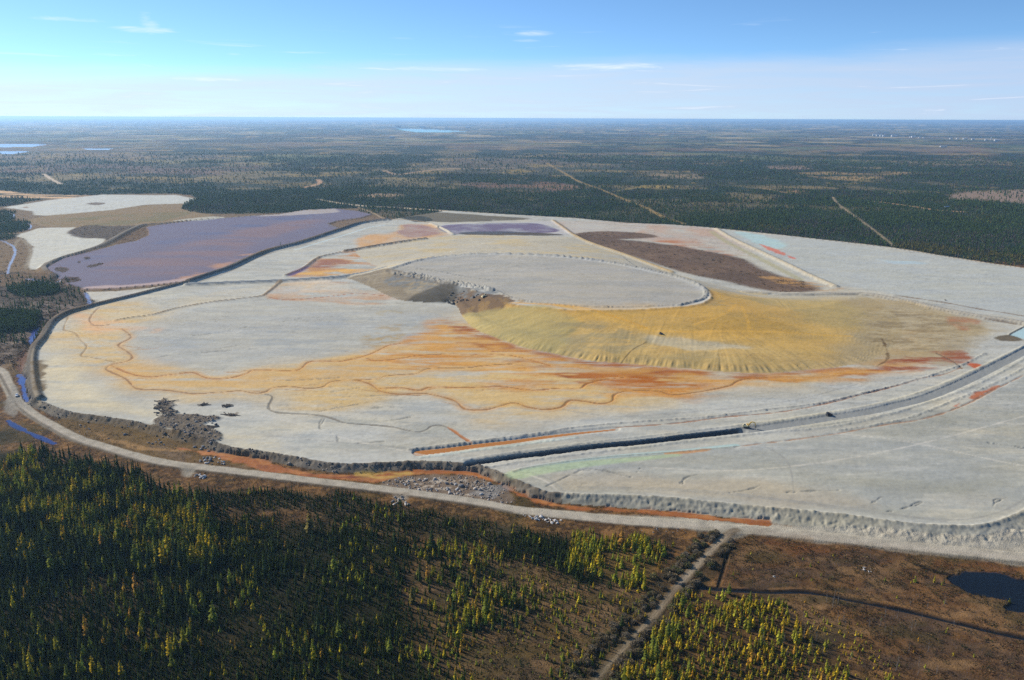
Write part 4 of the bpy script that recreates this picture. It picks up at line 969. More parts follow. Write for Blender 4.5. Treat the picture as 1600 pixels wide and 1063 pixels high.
# ------------------------------------------------------------------ plants
def leaf_mat(name, trans=.3, rnd=.25):
    m, nt, N, L = nodes(name)
    out = N.new('ShaderNodeOutputMaterial'); d = N.new('ShaderNodeBsdfDiffuse'); t = N.new('ShaderNodeBsdfTranslucent'); mx = N.new('ShaderNodeMixShader')
    a = N.new('ShaderNodeAttribute'); a.attribute_name = 'Col'
    geo = N.new('ShaderNodeNewGeometry'); nz = N.new('ShaderNodeTexNoise'); nz.inputs['Scale'].default_value = 1.6; nz.inputs['Detail'].default_value = 2
    L.new(geo.outputs['Position'], nz.inputs['Vector'])
    oi = N.new('ShaderNodeObjectInfo')
    ad = N.new('ShaderNodeMath'); ad.operation = 'MULTIPLY_ADD'; L.new(oi.outputs['Random'], ad.inputs[0]); ad.inputs[1].default_value = rnd; L.new(nz.outputs['Fac'], ad.inputs[2])
    mr = N.new('ShaderNodeMapRange'); mr.inputs['From Min'].default_value = .3; mr.inputs['From Max'].default_value = .8 + rnd; mr.inputs['To Min'].default_value = .7; mr.inputs['To Max'].default_value = 1.3
    L.new(ad.outputs[0], mr.inputs['Value'])
    sc = N.new('ShaderNodeVectorMath'); sc.operation = 'SCALE'; L.new(a.outputs['Color'], sc.inputs[0]); L.new(mr.outputs[0], sc.inputs['Scale'])
    L.new(sc.outputs[0], d.inputs['Color']); L.new(sc.outputs[0], t.inputs['Color'])
    mx.inputs[0].default_value = trans; L.new(d.outputs[0], mx.inputs[1]); L.new(t.outputs[0], mx.inputs[2]); L.new(mx.outputs[0], out.inputs[0])
    return m
M_NEEDLE = leaf_mat('needles', .28); M_TWIG = leaf_mat('scrub twigs', .35); M_BARK = leaf_mat('bark', 0.0, .1)

def conifer(rng, whorls, per, R0, droop, col, gap=0.0, power=.85, low=.10, trunkr=.016, wide=.46, dark=0.55):
    """Unit-height crown of drooping branch sprays: (V, quads, colours)."""
    V, Q, Cc = [], [], []
    col = np.asarray(col)
    for i in range(whorls):
        f = (i + rng.uniform(-.3, .3)) / whorls
        f = min(max(f, 0), .97)
        z = low + (1 - low) * f
        R = R0 * ((1 - f) ** power) * rng.uniform(.72, 1.12) + .012
        if f < .12: R *= .75
        n = max(4, int(per * (0.6 + .4 * (1 - f))))
        ph = rng.uniform(0, 6.28)
        for j in range(n):
            if rng.random() < gap: continue
            a = ph + 6.283 * (j + rng.uniform(-.3, .3)) / n
            r = R * rng.uniform(.65, 1.2)
            ca, sa = math.cos(a), math.sin(a)
            wd = r * wide * rng.uniform(.7, 1.2) + .006
            dz = -droop * r * rng.uniform(.6, 1.4)
            zo = z + rng.uniform(-.01, .01)
            b = len(V)
            V += [(ca * .01, sa * .01, zo + .02), (ca * r * .62 - sa * wd, sa * r * .62 + ca * wd, zo + dz * .6), (ca * r, sa * r, zo + dz), (ca * r * .62 + sa * wd, sa * r * .62 - ca * wd, zo + dz * .6 - .004)]
            Q.append((b, b + 1, b + 2, b + 3))
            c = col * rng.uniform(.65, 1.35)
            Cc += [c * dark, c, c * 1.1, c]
    b = len(V)
    for k in range(2):
        a = 1.57 * k; ca, sa = math.cos(a) * .014, math.sin(a) * .014
        V += [(-ca, -sa, .9), (ca, sa, .9), (ca * .1, sa * .1, 1.02), (-ca * .1, -sa * .1, 1.02)]
        Q.append((b + 4 * k, b + 4 * k + 1, b + 4 * k + 2, b + 4 * k + 3)); Cc += [col] * 4
    return np.array(V), np.array(Q), np.array(Cc)

def trunk_np(n=5, r=.016, h=.92, col=(.10, .08, .06)):
    V, Q, Cc = [], [], []
    for k, (z, rr) in enumerate(((-.02, r * 1.25), (h * .5, r * .7), (h, r * .15))):
        for j in range(n):
            a = 6.283 * j / n; V.append((rr * math.cos(a), rr * math.sin(a), z)); Cc.append(col)
    for k in range(2):
        for j in range(n):
            Q.append((k * n + j, k * n + (j + 1) % n, (k + 1) * n + (j + 1) % n, (k + 1) * n + j))
    return np.array(V), np.array(Q), np.array(Cc)

def joinnp(*parts):
    V, Q, Cc, o = [], [], [], 0
    for v, q_, c in parts:
        V.append(v); Q.append(q_ + o); Cc.append(c); o += len(v)
    return np.vstack(V), np.vstack(Q), np.vstack(Cc)

def bush(rng, n, col, flat=.8, lf=1.0):
    V, Q, Cc = [], [], []
    col = np.asarray(col)
    for i in range(n):
        p = rng.normal(size=3); p /= np.linalg.norm(p) + 1e-6; p *= rng.uniform(.25, .5) ** .7 * .75
        p[2] = abs(p[2]) * flat * 1.4 + .05
        d = rng.normal(size=3); d[2] = abs(d[2]) + .4; d /= np.linalg.norm(d)
        s = np.cross(d, rng.normal(size=3)); s /= np.linalg.norm(s) + 1e-6
        l, wv = rng.uniform(.16, .34) * lf, rng.uniform(.05, .13) * lf
        b = len(V)
        V += [p, p + d * l * .5 + s * wv, p + d * l, p + d * l * .5 - s * wv]
        Q.append((b, b + 1, b + 2, b + 3)); c = col * rng.uniform(.6, 1.4); Cc += [c * .7, c, c * 1.1, c]
    return np.array(V), np.array(Q), np.array(Cc)

def scatter_mesh(name, temps, pos, hgt, wid, tint, rng):
    """One mesh of many copies of templates: pos (n,3), height, width, tint (n,3)."""
    n = len(pos)
    k = rng.integers(0, len(temps), n)
    Vs, Qs, Cs, o = [], [], [], 0
    for t, (v, q_, c) in enumerate(temps):
        idx = np.nonzero(k == t)[0]
        if len(idx) == 0: continue
        a = rng.uniform(0, 6.283, len(idx)).astype(f32); ca, sa = np.cos(a), np.sin(a)
        vx = (v[None, :, 0] * ca[:, None] - v[None, :, 1] * sa[:, None]) * wid[idx][:, None] + pos[idx, 0][:, None]
        vy = (v[None, :, 0] * sa[:, None] + v[None, :, 1] * ca[:, None]) * wid[idx][:, None] + pos[idx, 1][:, None]
        vz = v[None, :, 2] * hgt[idx][:, None] + pos[idx, 2][:, None]
        Vs.append(np.stack([vx, vy, vz], -1).reshape(-1, 3).astype(f32))
        Qs.append((q_[None] + (np.arange(len(idx)) * len(v))[:, None, None] + o).reshape(-1, 4))
        Cs.append((c[None] * tint[idx][:, None, :]).reshape(-1, 3).astype(f32))
        o += len(idx) * len(v)
    return mesh_np(name, np.vstack(Vs), np.vstack(Qs), np.vstack(Cs), False)

G_SPR = np.array([.046, .068, .022]); G_LAR = np.array([.15, .145, .022])
rt = np.random.default_rng(5)
SPR_LOW = [conifer(rt, 10, 6, rt.uniform(.95, 1.15), .7, (1, 1, 1), .05, .8) for _ in range(7)]
LAR_LOW = [conifer(rt, 9, 6, rt.uniform(.95, 1.15), .30, (1, 1, 1), .10, .75, .12) for _ in range(6)]
TRK_LOW = trunk_np(3, .05, .9)
def dim_trunk(t):
    v, q_, c = TRK_LOW
    return joinnp(t, (v * np.array([1, 1, 1.0]), q_, np.broadcast_to(np.array([1.2, .9, .8]), c.shape) * .6))
FAR_T = [conifer(rt, 3, 4, rt.uniform(.9, 1.1), .8, (1, 1, 1), 0, .8, .05, wide=.7, dark=.8) for _ in range(5)]

def infield(x, y):
    """Photo pixel of a world point at ground level."""
    t = (y * CT + CH * ST)
    dxp = x / t * F; dyp = (CH * CT - y * ST) / t * F
    dx = dxp - KR * dyp; dy = dyp + KR * dxp
    return dx + 800, dy + 531.5

WATERY = [i for i, s in enumerate(OBJ) if s and s[4] in ('water', 'wet', 'murk', 'blue', 'dark', 'lakewater')]
ROADY = [i for i, s in enumerate(OBJ) if s and s[0] in ('gravel_road', 'dirt_track', 'haul_road', 'tailings_field', 'tailings_mound', 'embankment', 'stream')]
NOPLANT = np.isin(LAB, WATERY + ROADY)

# near forest: candidate stems on a jittered lattice
sp_ = 1.58
gx, gy = np.meshgrid(np.arange(-330, 330, sp_), np.arange(225, 640, sp_))
gx = (gx + RNG.uniform(-.95, .95, gx.shape)).ravel(); gy = (gy + RNG.uniform(-.95, .95, gy.shape)).ravel()
r_, c_ = rc(gx, gy)
pf = FOR[r_, c_] * ~NOPLANT[r_, c_]
dn = .5 + .75 * fbm(gx, gy, 17, 3, 120) + .3 * fbm(gx, gy, 60, 2, 121)
keep = RNG.random(len(gx)) < pf * np.clip(dn + .55, .2, 1.0) * .92
ppx, ppy = infield(gx, gy)
keep &= (ppx > -140) & (ppx < 1740) & (ppy < 1140)
gx, gy, ppx, ppy = gx[keep], gy[keep], ppx[keep], ppy[keep]
r_, c_ = r_[keep], c_[keep]
lp = LAR[r_, c_]
clump = .5 + .9 * fbm(gx, gy, 14, 3, 130)
isl = RNG.random(len(gx)) < np.where(lp > .5, lp, lp * np.clip(clump * 2, 0, 2.2))
gz = H[r_, c_]
dens = FOR[r_, c_]
hs = np.where(isl, RNG.uniform(3.6, 7.4, len(gx)), RNG.uniform(3.2, 7.2, len(gx))) * (.85 + .25 * fbm(gx, gy, 40, 2, 140))
wood = (ppx < 340) & (ppy < 900)
hs *= np.where(wood, 1.5, 1.0) * np.where((dens < .3) & ~wood, .50, 1.0) * np.where((ppx > 1050) & (ppy > 915), .72, 1.0) * np.where((ppx > 700) & (ppx < 1050) & (dens < .5), .62, 1.0)
hs *= np.where(((ppx > 340) & (ppx < 700) & (ppy > 800)), .84, 1.0)
hs *= np.where((ppx > 880) & (ppx < 1045) & (ppy < 930), .9, 1.0)
hs = np.clip(hs * np.exp(RNG.normal(0, .24, len(gx))), 1.4, 14)
hs = np.where((ppx > 330) & (ppy < 850), np.minimum(hs, 5.2), hs)
nn = len(gx)
ws = hs * np.where(isl, RNG.uniform(.15, .28, nn), RNG.uniform(.11, .21, nn)) + .15
hue = RNG.random(nn)
tint = np.where(isl[:, None], np.array([.150, .148, .024])[None], np.array([.050, .072, .022])[None])
lc = np.where(hue[:, None] < .5, np.array([.24, .26, .032])[None], np.where(hue[:, None] < .88, np.array([.42, .34, .026])[None], np.array([.40, .24, .034])[None]))
tint = np.where(isl[:, None], lc, tint * np.where((hue > .7)[:, None], np.array([1.5, 1.35, 1.0])[None], 1.0))
gold = isl & (ppx > 950) & (ppy > 915)
tint[gold] *= np.array([1.12, 1.0, .9])
tint = tint * RNG.uniform(.7, 1.3, (nn, 1))

# hand-placed larches and tall spruces: (pixel of the foot, pixel height, kind)
HAND = [(185, 838, 28, 1), (220, 824, 26, 2), (241, 842, 40, 0), (260, 834, 20, 2), (279, 836, 26, 1), (296, 856, 24, 0), (315, 864, 25, 1), (322, 858, 22, 1), (243, 873, 20, 1), (232, 873, 20, 0), (252, 881, 14, 3), (172, 915, 17, 0),
        (246, 915, 22, 0), (296, 933, 25, 1), (301, 951, 22, 0), (306, 965, 24, 0), (334, 974, 32, 0), (205, 966, 18, 3), (222, 974, 19, 1), (221, 995, 21, 2), (165, 985, 18, 1), (90, 1025, 30, 1), (63, 993, 21, 1), (49, 910, 13, 3),
        (67, 895, 12, 0), (94, 876, 16, 1), (64, 871, 16, 0), (16, 861, 14, 2), (46, 845, 17, 0), (124, 836, 17, 0), (298, 979, 14, 2), (266, 1023, 32, 2), (275, 1011, 22, 1), (287, 1008, 26, 1), (295, 996, 20, 0), (269, 1043, 20, 0),
        (146, 1052, 26, 2), (124, 1052, 20, 1), (157, 1056, 22, 1), (190, 1056, 22, 2), (106, 1066, 26, 0), (50, 1062, 26, 1), (9, 1054, 22, 1), (39, 1036, 14, 1), (11, 999, 15, 1), (231, 1019, 15, 2), (250, 966, 16, 0),
        (71, 767, 15, 0), (82, 772, 12, 3), (67, 749, 14, 0), (39, 732, 14, 1), (54, 724, 11, 1), (80, 722, 13, 1), (90, 724, 12, 0), (155, 774, 17, 0), (167, 774, 16, 0), (186, 782, 21, 0), (201, 782, 23, 0), (221, 764, 20, 1),
        (241, 759, 10, 0), (265, 777, 14, 0), (241, 802, 26, 0), (146, 802, 16, 2), (107, 777, 19, 0), (110, 809, 25, 0), (100, 787, 17, 0), (91, 802, 15, 1), (260, 834, 15, 2), (275, 792, 16, 1), (255, 797, 14, 0), (300, 800, 14, 0),
        (485, 831, 35, 4), (477, 909, 16, 4), (479, 1011, 23, 1), (530, 999, 28, 0), (572, 1024, 13, 2), (593, 1018, 10, 2), (660, 944, 12, 2), (644, 942, 24, 4), (657, 1019, 9, 2), (694, 1026, 11, 2), (625, 1034, 12, 1), (516, 1022, 12, 1),
        (617, 849, 22, 5), (675, 859, 30, 5), (972, 981, 19, 5), (1109, 928, 11, 1), (1139, 929, 18, 0), (1065, 951, 22, 0), (1074, 965, 17, 0), (1050, 990, 26, 1), (1043, 1000, 26, 0), (1036, 985, 22, 2), (1020, 1018, 24, 0), (1025, 1030, 28, 0),
        (1040, 1012, 24, 1), (1018, 1036, 26, 1), (1042, 1052, 22, 1), (1077, 1052, 20, 0), (1060, 990, 20, 0), (1112, 985, 14, 0), (1103, 990, 14, 0), (1136, 1046, 16, 1), (1095, 1000, 14, 1), (1020, 1000, 20, 1), (1008, 1035, 20, 0),
        (955, 855, 14, 0), (962, 857, 13, 1), (922, 832, 10, 0), (927, 832, 9, 1), (955, 859, 12, 2), (1030, 856, 15, 0), (1010, 852, 14, 0), (1006, 922, 18, 1), (985, 915, 12, 0), (973, 905, 12, 1), (1028, 866, 11, 0),
        (904, 962, 11, 3), (920, 973, 13, 1), (866, 962, 9, 1), (870, 982, 9, 0), (862, 1008, 10, 0), (907, 988, 10, 0), (880, 1035, 15, 0), (895, 1050, 14, 1), (855, 1032, 12, 0), (927, 920, 10, 2), (938, 935, 12, 0), (861, 1056, 14, 0), (876, 1058, 14, 0),
        (1186, 1030, 12, 1), (1206, 1010, 12, 1), (1230, 965, 12, 1), (1165, 950, 14, 1), (1172, 940, 15, 0), (1202, 950, 12, 2), (1190, 942, 10, 1), (1147, 960, 10, 2), (1140, 946, 10, 1)]
LCOL = [np.array([.165, .19, .030]), np.array([.28, .26, .026]), np.array([.40, .29, .020]), np.array([.36, .19, .038]), np.array([.20, .165, .05]), np.array([.046, .068, .022])]

# individuals: up to 300 of each kind, hand-placed ones first, then the nearest in view
vis = (ppx > 4) & (ppx < 1596) & (ppy > 640) & (ppy < 1066)
app = hs / np.hypot(np.hypot(gx, gy), CH) * (1 + .0 * gx)
def pick(mask, n):
    idx = np.nonzero(mask)[0]
    return idx[np.argsort(-app[idx])[:n]]
n_hand_l = sum(1 for h_ in HAND if h_[3] != 5)
pl = pick(vis & isl, 300 - n_hand_l); ps = pick(vis & ~isl, 300 - (len(HAND) - n_hand_l))
single = np.zeros(nn, bool); single[pl] = True; single[ps] = True

def split_mesh(tv, nm):
    v, q_, c = tv
    return mesh_np(nm, v, q_, c, False)
rv = np.random.default_rng(8)
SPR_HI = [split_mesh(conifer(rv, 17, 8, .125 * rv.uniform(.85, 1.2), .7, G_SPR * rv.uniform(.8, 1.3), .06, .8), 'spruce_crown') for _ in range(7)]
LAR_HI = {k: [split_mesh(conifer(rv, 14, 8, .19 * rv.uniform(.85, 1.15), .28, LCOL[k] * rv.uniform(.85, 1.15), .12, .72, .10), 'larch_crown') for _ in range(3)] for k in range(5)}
TRUNK_S = split_mesh(trunk_np(6, .013, .93, (.085, .07, .058)), 'trunk'); TRUNK_L = split_mesh(trunk_np(6, .015, .93, (.10, .078, .055)), 'trunk')
for me in SPR_HI + sum(LAR_HI.values(), []): me.materials.append(M_NEEDLE)
for me in (TRUNK_S, TRUNK_L): me.materials.append(M_BARK)

def tree(kind, label, group, x, y, z, h, crown, trunk, wsc=1.0):
    e = bpy.data.objects.new(kind, None); COL.objects.link(e); e.empty_display_size = .5
    e.location = (x, y, z); e.rotation_euler = (0, 0, random.uniform(0, 6.28)); e.scale = (h * wsc, h * wsc, h)
    tag(e, label, 'tree', group)
    for nm, me in (('crown', crown), ('trunk', trunk)):
        o = bpy.data.objects.new(nm, me); COL.objects.link(o); o.parent = e
    return e
HUEW = ['olive green', 'yellow green', 'golden', 'orange gold', 'dull tan']
def zone(px, py):
    if px < 345 and py < 800: return 'in the upper fringe of the dense wood below the road bend'
    if px < 130 and py >= 960: return 'in the bottom corner of the dense spruce wood'
    if px < 345 and py < 900: return 'in the larch clump of the dense spruce wood'
    if px < 345: return 'in the open lower part of the dense spruce wood'
    if px < 560: return 'in the dense spruce stand left of the open bog'
    if px < 720: return 'where the spruce stand thins out into bog'
    if px < 880 and py < 880: return 'in the scrub below the gravel road'
    if py < 935 and px < 1060: return 'in the yellow clump between bog and track'
    if px < 1010: return 'on the open brown bog left of the dirt track'
    if px < 1085 and py > 915: return 'in the tall row right of the dirt track'
    if px < 1240: return 'in the golden thicket right of the dirt track'
    return 'scattered on the red brown bog below the black creek'
UNIQ = {(485, 831): 'tall lone tan larch towering above the dark spruce stand below the road',
        (334, 974): 'broad tall olive larch at the right edge of the lower left wood', (266, 1023): 'tall golden larch beside olive larches near the bottom of the wood',
        (90, 1025): 'tall yellow green larch alone low in the left wood', (241, 842): 'tallest slim olive larch of the clump in the left wood',
        (675, 859): 'tall dark spruce standing alone where scrub meets the bog', (617, 849): 'dark spruce left of the tall lone spruce at the scrub edge',
        (972, 981): 'dark bushy evergreen beside grey shrubs left of the dirt track', (146, 1052): 'orange gold larch at the bottom of the left wood between paler ones',
        (530, 999): 'tall slim olive larch rising from low spruces in the bottom centre', (644, 942): 'thin dull tan larch at the edge of the open bog',
        (1139, 929): 'olive larch just beyond the black creek end beside the track', (904, 962): 'small orange larch on the open bog left of shrubs'}
for (px, py, hp, k) in HAND:
    x, y, z = ground(px, py)
    sl_ = math.sqrt(x * x + y * y + (CH - z) ** 2); cosd = math.hypot(x, y) / sl_
    ray = math.sqrt(1 + ((px - 800) ** 2 + (py - 531) ** 2) / F ** 2)
    h = hp / F * sl_ / ray / max(cosd, .5) * 1.06
    if k == 5:
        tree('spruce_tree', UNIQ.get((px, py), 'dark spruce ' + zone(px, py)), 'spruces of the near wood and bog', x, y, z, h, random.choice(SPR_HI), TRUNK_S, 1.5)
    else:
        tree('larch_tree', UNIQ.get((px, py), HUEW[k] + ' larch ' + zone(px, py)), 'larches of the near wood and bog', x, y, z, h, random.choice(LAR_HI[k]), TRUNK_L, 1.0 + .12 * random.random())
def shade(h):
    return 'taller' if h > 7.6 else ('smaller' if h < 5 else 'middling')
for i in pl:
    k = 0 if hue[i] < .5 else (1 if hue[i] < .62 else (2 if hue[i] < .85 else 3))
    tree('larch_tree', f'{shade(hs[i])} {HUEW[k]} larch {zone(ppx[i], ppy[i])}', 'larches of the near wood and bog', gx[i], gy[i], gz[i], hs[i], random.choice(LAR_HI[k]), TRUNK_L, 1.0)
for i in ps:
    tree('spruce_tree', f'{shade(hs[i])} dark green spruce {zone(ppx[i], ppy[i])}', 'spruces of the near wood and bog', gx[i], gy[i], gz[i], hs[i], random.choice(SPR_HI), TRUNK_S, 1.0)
SPR_S = [dim_trunk(t) for t in SPR_LOW]; LAR_S = [dim_trunk(t) for t in LAR_LOW]
def stuff(name, label, cat, me, mat):
    o = link(name, me, mat); tag(o, label, cat, None, 'stuff'); return o
mk = ~single & ~isl
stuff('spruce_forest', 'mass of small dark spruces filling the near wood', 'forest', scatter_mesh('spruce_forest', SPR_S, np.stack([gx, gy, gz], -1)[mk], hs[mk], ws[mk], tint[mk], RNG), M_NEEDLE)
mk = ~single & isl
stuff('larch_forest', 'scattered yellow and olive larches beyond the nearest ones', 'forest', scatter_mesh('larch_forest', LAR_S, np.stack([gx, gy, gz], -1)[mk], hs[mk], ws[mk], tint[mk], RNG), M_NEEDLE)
print('near trees', nn, int(isl.sum()))

# far forest: trees thinning out with distance
n_f = 430000
uu = RNG.uniform(-950, 950, n_f); vv = RNG.uniform(-301, 10, n_f)
qf = vv / F; tf = CH / (ST + CT * qf); fx = tf * uu / F; fy = tf * (CT - ST * qf)
r_, c_ = rc(fx, fy)
pf = FOR[r_, c_] * ~NOPLANT[r_, c_]
cl_ = np.clip(.75 + .6 * fbm(fx, fy, 90, 3, 150), .25, 1)
keep = (RNG.random(n_f) < pf * cl_) & (fy > 640) & (fy < 5200)
# equal density over the picture: nearer rows need more stems per square metre
keep &= RNG.random(n_f) < np.clip(1.25 - fy / 9000, .3, 1)
fx, fy, r_, c_ = fx[keep], fy[keep], r_[keep], c_[keep]
lp = LAR[r_, c_]; fz = H[r_, c_]
isl = RNG.random(len(fx)) < lp * np.clip(.6 + 1.4 * fbm(fx, fy, 70, 3, 160), 0, 1.6) * .8
sc = np.clip(fy / 1700, .8, 2.6)
fh = RNG.uniform(7.5, 13.5, len(fx)) * (.8 + .25 * sc) * (.9 + .25 * fbm(fx, fy, 150, 2, 170)); fw = RNG.uniform(1.5, 2.6, len(fx)) * sc
bare = (RNG.random(len(fx)) < .35 * sst(0.0, .5, fbm(fx, fy, 260, 3, 180))) & ~isl
ft = np.where(isl[:, None], np.where((RNG.random(len(fx)) < .5)[:, None], np.array([[.16, .13, .03]]), np.array([[.10, .11, .03]])), np.where(bare[:, None], np.array([[.12, .10, .085]]), np.array([[.068, .106, .026]]))) * RNG.uniform(.65, 1.4, (len(fx), 1))
fh = np.where(isl | bare, fh * .9, fh)
stuff('far_forest', 'vast dark spruce forest with yellow larch stands beyond the tailings', 'forest', scatter_mesh('far_forest', FAR_T, np.stack([fx, fy, fz], -1), fh, fw, ft, RNG), M_NEEDLE)
print('far trees', len(fx))

# scrub and bog tufts
BUSHT = [bush(rt, 12, (1, 1, 1)) for _ in range(6)]
gx, gy = np.meshgrid(np.arange(-340, 350, 1.5), np.arange(225, 660, 1.5))
gx = (gx + RNG.uniform(-.75, .75, gx.shape)).ravel(); gy = (gy + RNG.uniform(-.75, .75, gy.shape)).ravel()
ppx, ppy = infield(gx, gy); k = (ppx > -120) & (ppx < 1720) & (ppy < 1130); gx, gy, ppx, ppy = gx[k], gy[k], ppx[k], ppy[k]
r_, c_ = rc(gx, gy)
nb = fbm(gx, gy, 9, 3, 200)
k = (LAB[r_, c_] == 0) & (RNG.random(len(gx)) < np.clip(.28 + .5 * nb + .3 * SHR[r_, c_], .03, .9))
gx, gy, r_, c_, ppx, ppy = gx[k], gy[k], r_[k], c_[k], ppx[k], ppy[k]
hb = RNG.uniform(.4, 1.25, len(gx)) * (1 + .9 * SHR[r_, c_]); wb = hb * RNG.uniform(1.2, 2.2, len(gx))
pal = np.array([[.085, .055, .030], [.15, .105, .055], [.055, .055, .022], [.045, .030, .020], [.17, .125, .05], [.04, .045, .018]])
tb = pal[RNG.integers(0, 6, len(gx))] * RNG.uniform(.7, 1.35, (len(gx), 1))
fl_ = np.clip(FOR[r_, c_] * 1.6 - .5, 0, 1)[:, None]; tb = tb * (1 - fl_) + fl_ * np.array([[.035, .045, .018]]) * RNG.uniform(.6, 1.5, (len(gx), 1))
stuff('bog_scrub', 'low brown heath and sedge tufts covering the bog', 'scrub', scatter_mesh('bog_scrub', BUSHT, np.stack([gx, gy, H[r_, c_] - .05], -1), hb, wb, tb, RNG), M_TWIG)
print('tufts', len(gx))
# western scrub and the far scrub bed
n_w = 110000
uu = RNG.uniform(-930, 560, n_w); vv = RNG.uniform(-215, 160, n_w); qf = vv / F; tf = CH / (ST + CT * qf); fx = tf * uu / F; fy = tf * (CT - ST * qf)
r_, c_ = rc(fx, fy)
k = (fy > 655) & (RNG.random(n_w) < SHR[r_, c_] * np.clip(.5 + .8 * fbm(fx, fy, 18, 3, 210), .05, 1)) & ~NOPLANT[r_, c_]
fx, fy, r_, c_ = fx[k], fy[k], r_[k], c_[k]
hb = RNG.uniform(1.0, 3.2, len(fx)); tb = pal[RNG.integers(0, 6, len(fx))] * RNG.uniform(.6, 1.3, (len(fx), 1)) * np.array([[.95, .95, 1.15]])
stuff('scrub', 'dark bare scrub on the western rim and the bed behind the mound', 'scrub', scatter_mesh('scrub', BUSHT, np.stack([fx, fy, H[r_, c_] - .05], -1), hb, hb * RNG.uniform(1.2, 2.4, len(fx)), tb, RNG), M_TWIG)

# alder shrubs along the dirt track
def shrub_mesh(rng, n, col):
    return split_mesh(bush(rng, n, col, .9, .62), 'shrub')
SHM = [shrub_mesh(rv, 240, c) for c in ((.20, .155, .09), (.22, .175, .105), (.17, .16, .07), (.24, .20, .14), (.19, .15, .08))]
for me in SHM: me.materials.append(M_TWIG)
TRKS = smooth(TRK, 8)
cnt = 0
for side, w0 in ((-1, 1), (1, 1)):
    for k in range(190):
        t_ = random.random()
        p = TRKS[int((.06 + .80 * t_) * (len(TRKS) - 1))]
        off = side * random.uniform(16, 66 if side < 0 else 36) * (.45 + .6 * t_)
        px, py = p[0] + off, p[1] + random.uniform(-8, 8)
        if py > 1075 or random.random() > (.95 if side < 0 else .62): continue
        x, y, z = ground(px, py)
        r0, c0 = rc([x], [y])
        if LAB[r0[0], c0[0]] != 0: continue
        o = bpy.data.objects.new('shrub', random.choice(SHM)); COL.objects.link(o); cnt += 1
        s = random.uniform(1.8, 4.6)
        o.location = (x, y, z - .1); o.scale = (s * random.uniform(.9, 1.3), s * random.uniform(.9, 1.3), s * random.uniform(.8, 1.05)); o.rotation_euler = (0, 0, random.uniform(0, 6.28))
        where = 'left' if side < 0 else 'right'
        part = 'of the dirt track near the junction' if py < 890 else ('halfway along the dirt track' if py < 985 else "at the dirt track's near end")
        tag(o, f'grey brown alder shrub on the {where} verge {part}', 'shrub', 'shrubs along the dirt track')
print('shrubs', cnt)

# dead snags
def snag_mesh(rng):
    t = trunk_np(5, .012, 1.0, (.22, .20, .18)); V, Q, Cc = [], [], []
    for i in range(16):
        z = rng.uniform(.25, .95); a = rng.uniform(0, 6.28); r = .13 * (1.05 - z) + .02; ca, sa = math.cos(a), math.sin(a); b = len(V)
        V += [(0, 0, z), (ca * r, sa * r, z - .02), (ca * r, sa * r, z - .012), (0, 0, z + .014)]; Q.append((b, b + 1, b + 2, b + 3)); Cc += [(.2, .18, .16)] * 4
    return split_mesh(joinnp(t, (np.array(V), np.array(Q), np.array(Cc))), 'snag')
SNG = [snag_mesh(rv) for _ in range(4)]
for me in SNG: me.materials.append(M_BARK)
for k in range(70):
    if k < 34:
        px, py, where = random.uniform(1240, 1500), random.uniform(940, 1060), 'on the red brown bog below the black creek'
    elif k < 46:
        px, py, where = random.uniform(1060, 1240), random.uniform(1000, 1062), 'among golden larches right of the dirt track'
    else:
        px, py, where = random.uniform(20, 330), random.uniform(880, 1050), 'in the open lower part of the dense spruce wood'
    x, y, z = ground(px, py); r0, c0 = rc([x], [y])
    if LAB[r0[0], c0[0]] != 0: continue
    o = bpy.data.objects.new('dead_tree', random.choice(SNG)); COL.objects.link(o); h = random.uniform(4, 8)
    o.location = (x, y, z); o.scale = (h, h, h); o.rotation_euler = (random.uniform(-.06, .06), random.uniform(-.06, .06), random.uniform(0, 6.28))
    tag(o, f'thin bare grey dead tree {where}', 'dead tree', 'dead grey trees')

# ------------------------------------------------------------------ boulders and logs
M_ROCK = mat_land('rock', .9, 1.5, .3, .5, 2.0)
def rock_mesh(rng, col):
    bm = bmesh.new(); bmesh.ops.create_icosphere(bm, subdivisions=2, radius=.5)
    off = rng.uniform(0, 50, 3)
    ax = rng.uniform(.6, 1.1, 3)
    for v in bm.verts:
        p = v.co
        s = 1 + .45 * (float(vn(np.array([p.x * 3 + off[0] + p.z]), np.array([p.y * 3 + off[1] - p.z]), 3)[0]) - .5) * 2
        v.co = Vector((p.x * ax[0] * s, p.y * ax[1] * s, p.z * ax[2] * .8 * s))
    me = bpy.data.meshes.new('boulder'); bm.to_mesh(me); bm.free()
    ca = me.color_attributes.new('Col', 'FLOAT_COLOR', 'POINT')
    c4 = np.ones((len(me.vertices), 4), f32); c4[:, :3] = np.asarray(col) * rng.uniform(.85, 1.15, (len(me.vertices), 1)); ca.data.foreach_set('color', c4.ravel())
    me.materials.append(M_ROCK); return me
RK_W = [rock_mesh(rv, (.50, .47, .43)) for _ in range(3)]; RK_G = [rock_mesh(rv, (.25, .235, .22)) for _ in range(4)]; RK_D = [rock_mesh(rv, (.12, .105, .09)) for _ in range(3)]
def rocks(n, area, meshes, smin, smax, label, group, nm='boulder'):
    for _ in range(n):
        px, py = area()
        x, y, z = ground(px, py); r0, c0 = rc([x], [y])
        if LAB[r0[0], c0[0]] in (L_RD, L_ORG, L_BLU): continue
        o = bpy.data.objects.new(nm, random.choice(meshes)); COL.objects.link(o); s = random.uniform(smin, smax) * (.6 + .8 * random.random() ** 2)
        o.location = (x, y, z + s * .12); o.scale = (s, s * random.uniform(.7, 1.2), s); o.rotation_euler = (random.uniform(-.4, .4), random.uniform(-.4, .4), random.uniform(0, 6.28))
        tag(o, label, 'boulder', group)
U = random.uniform
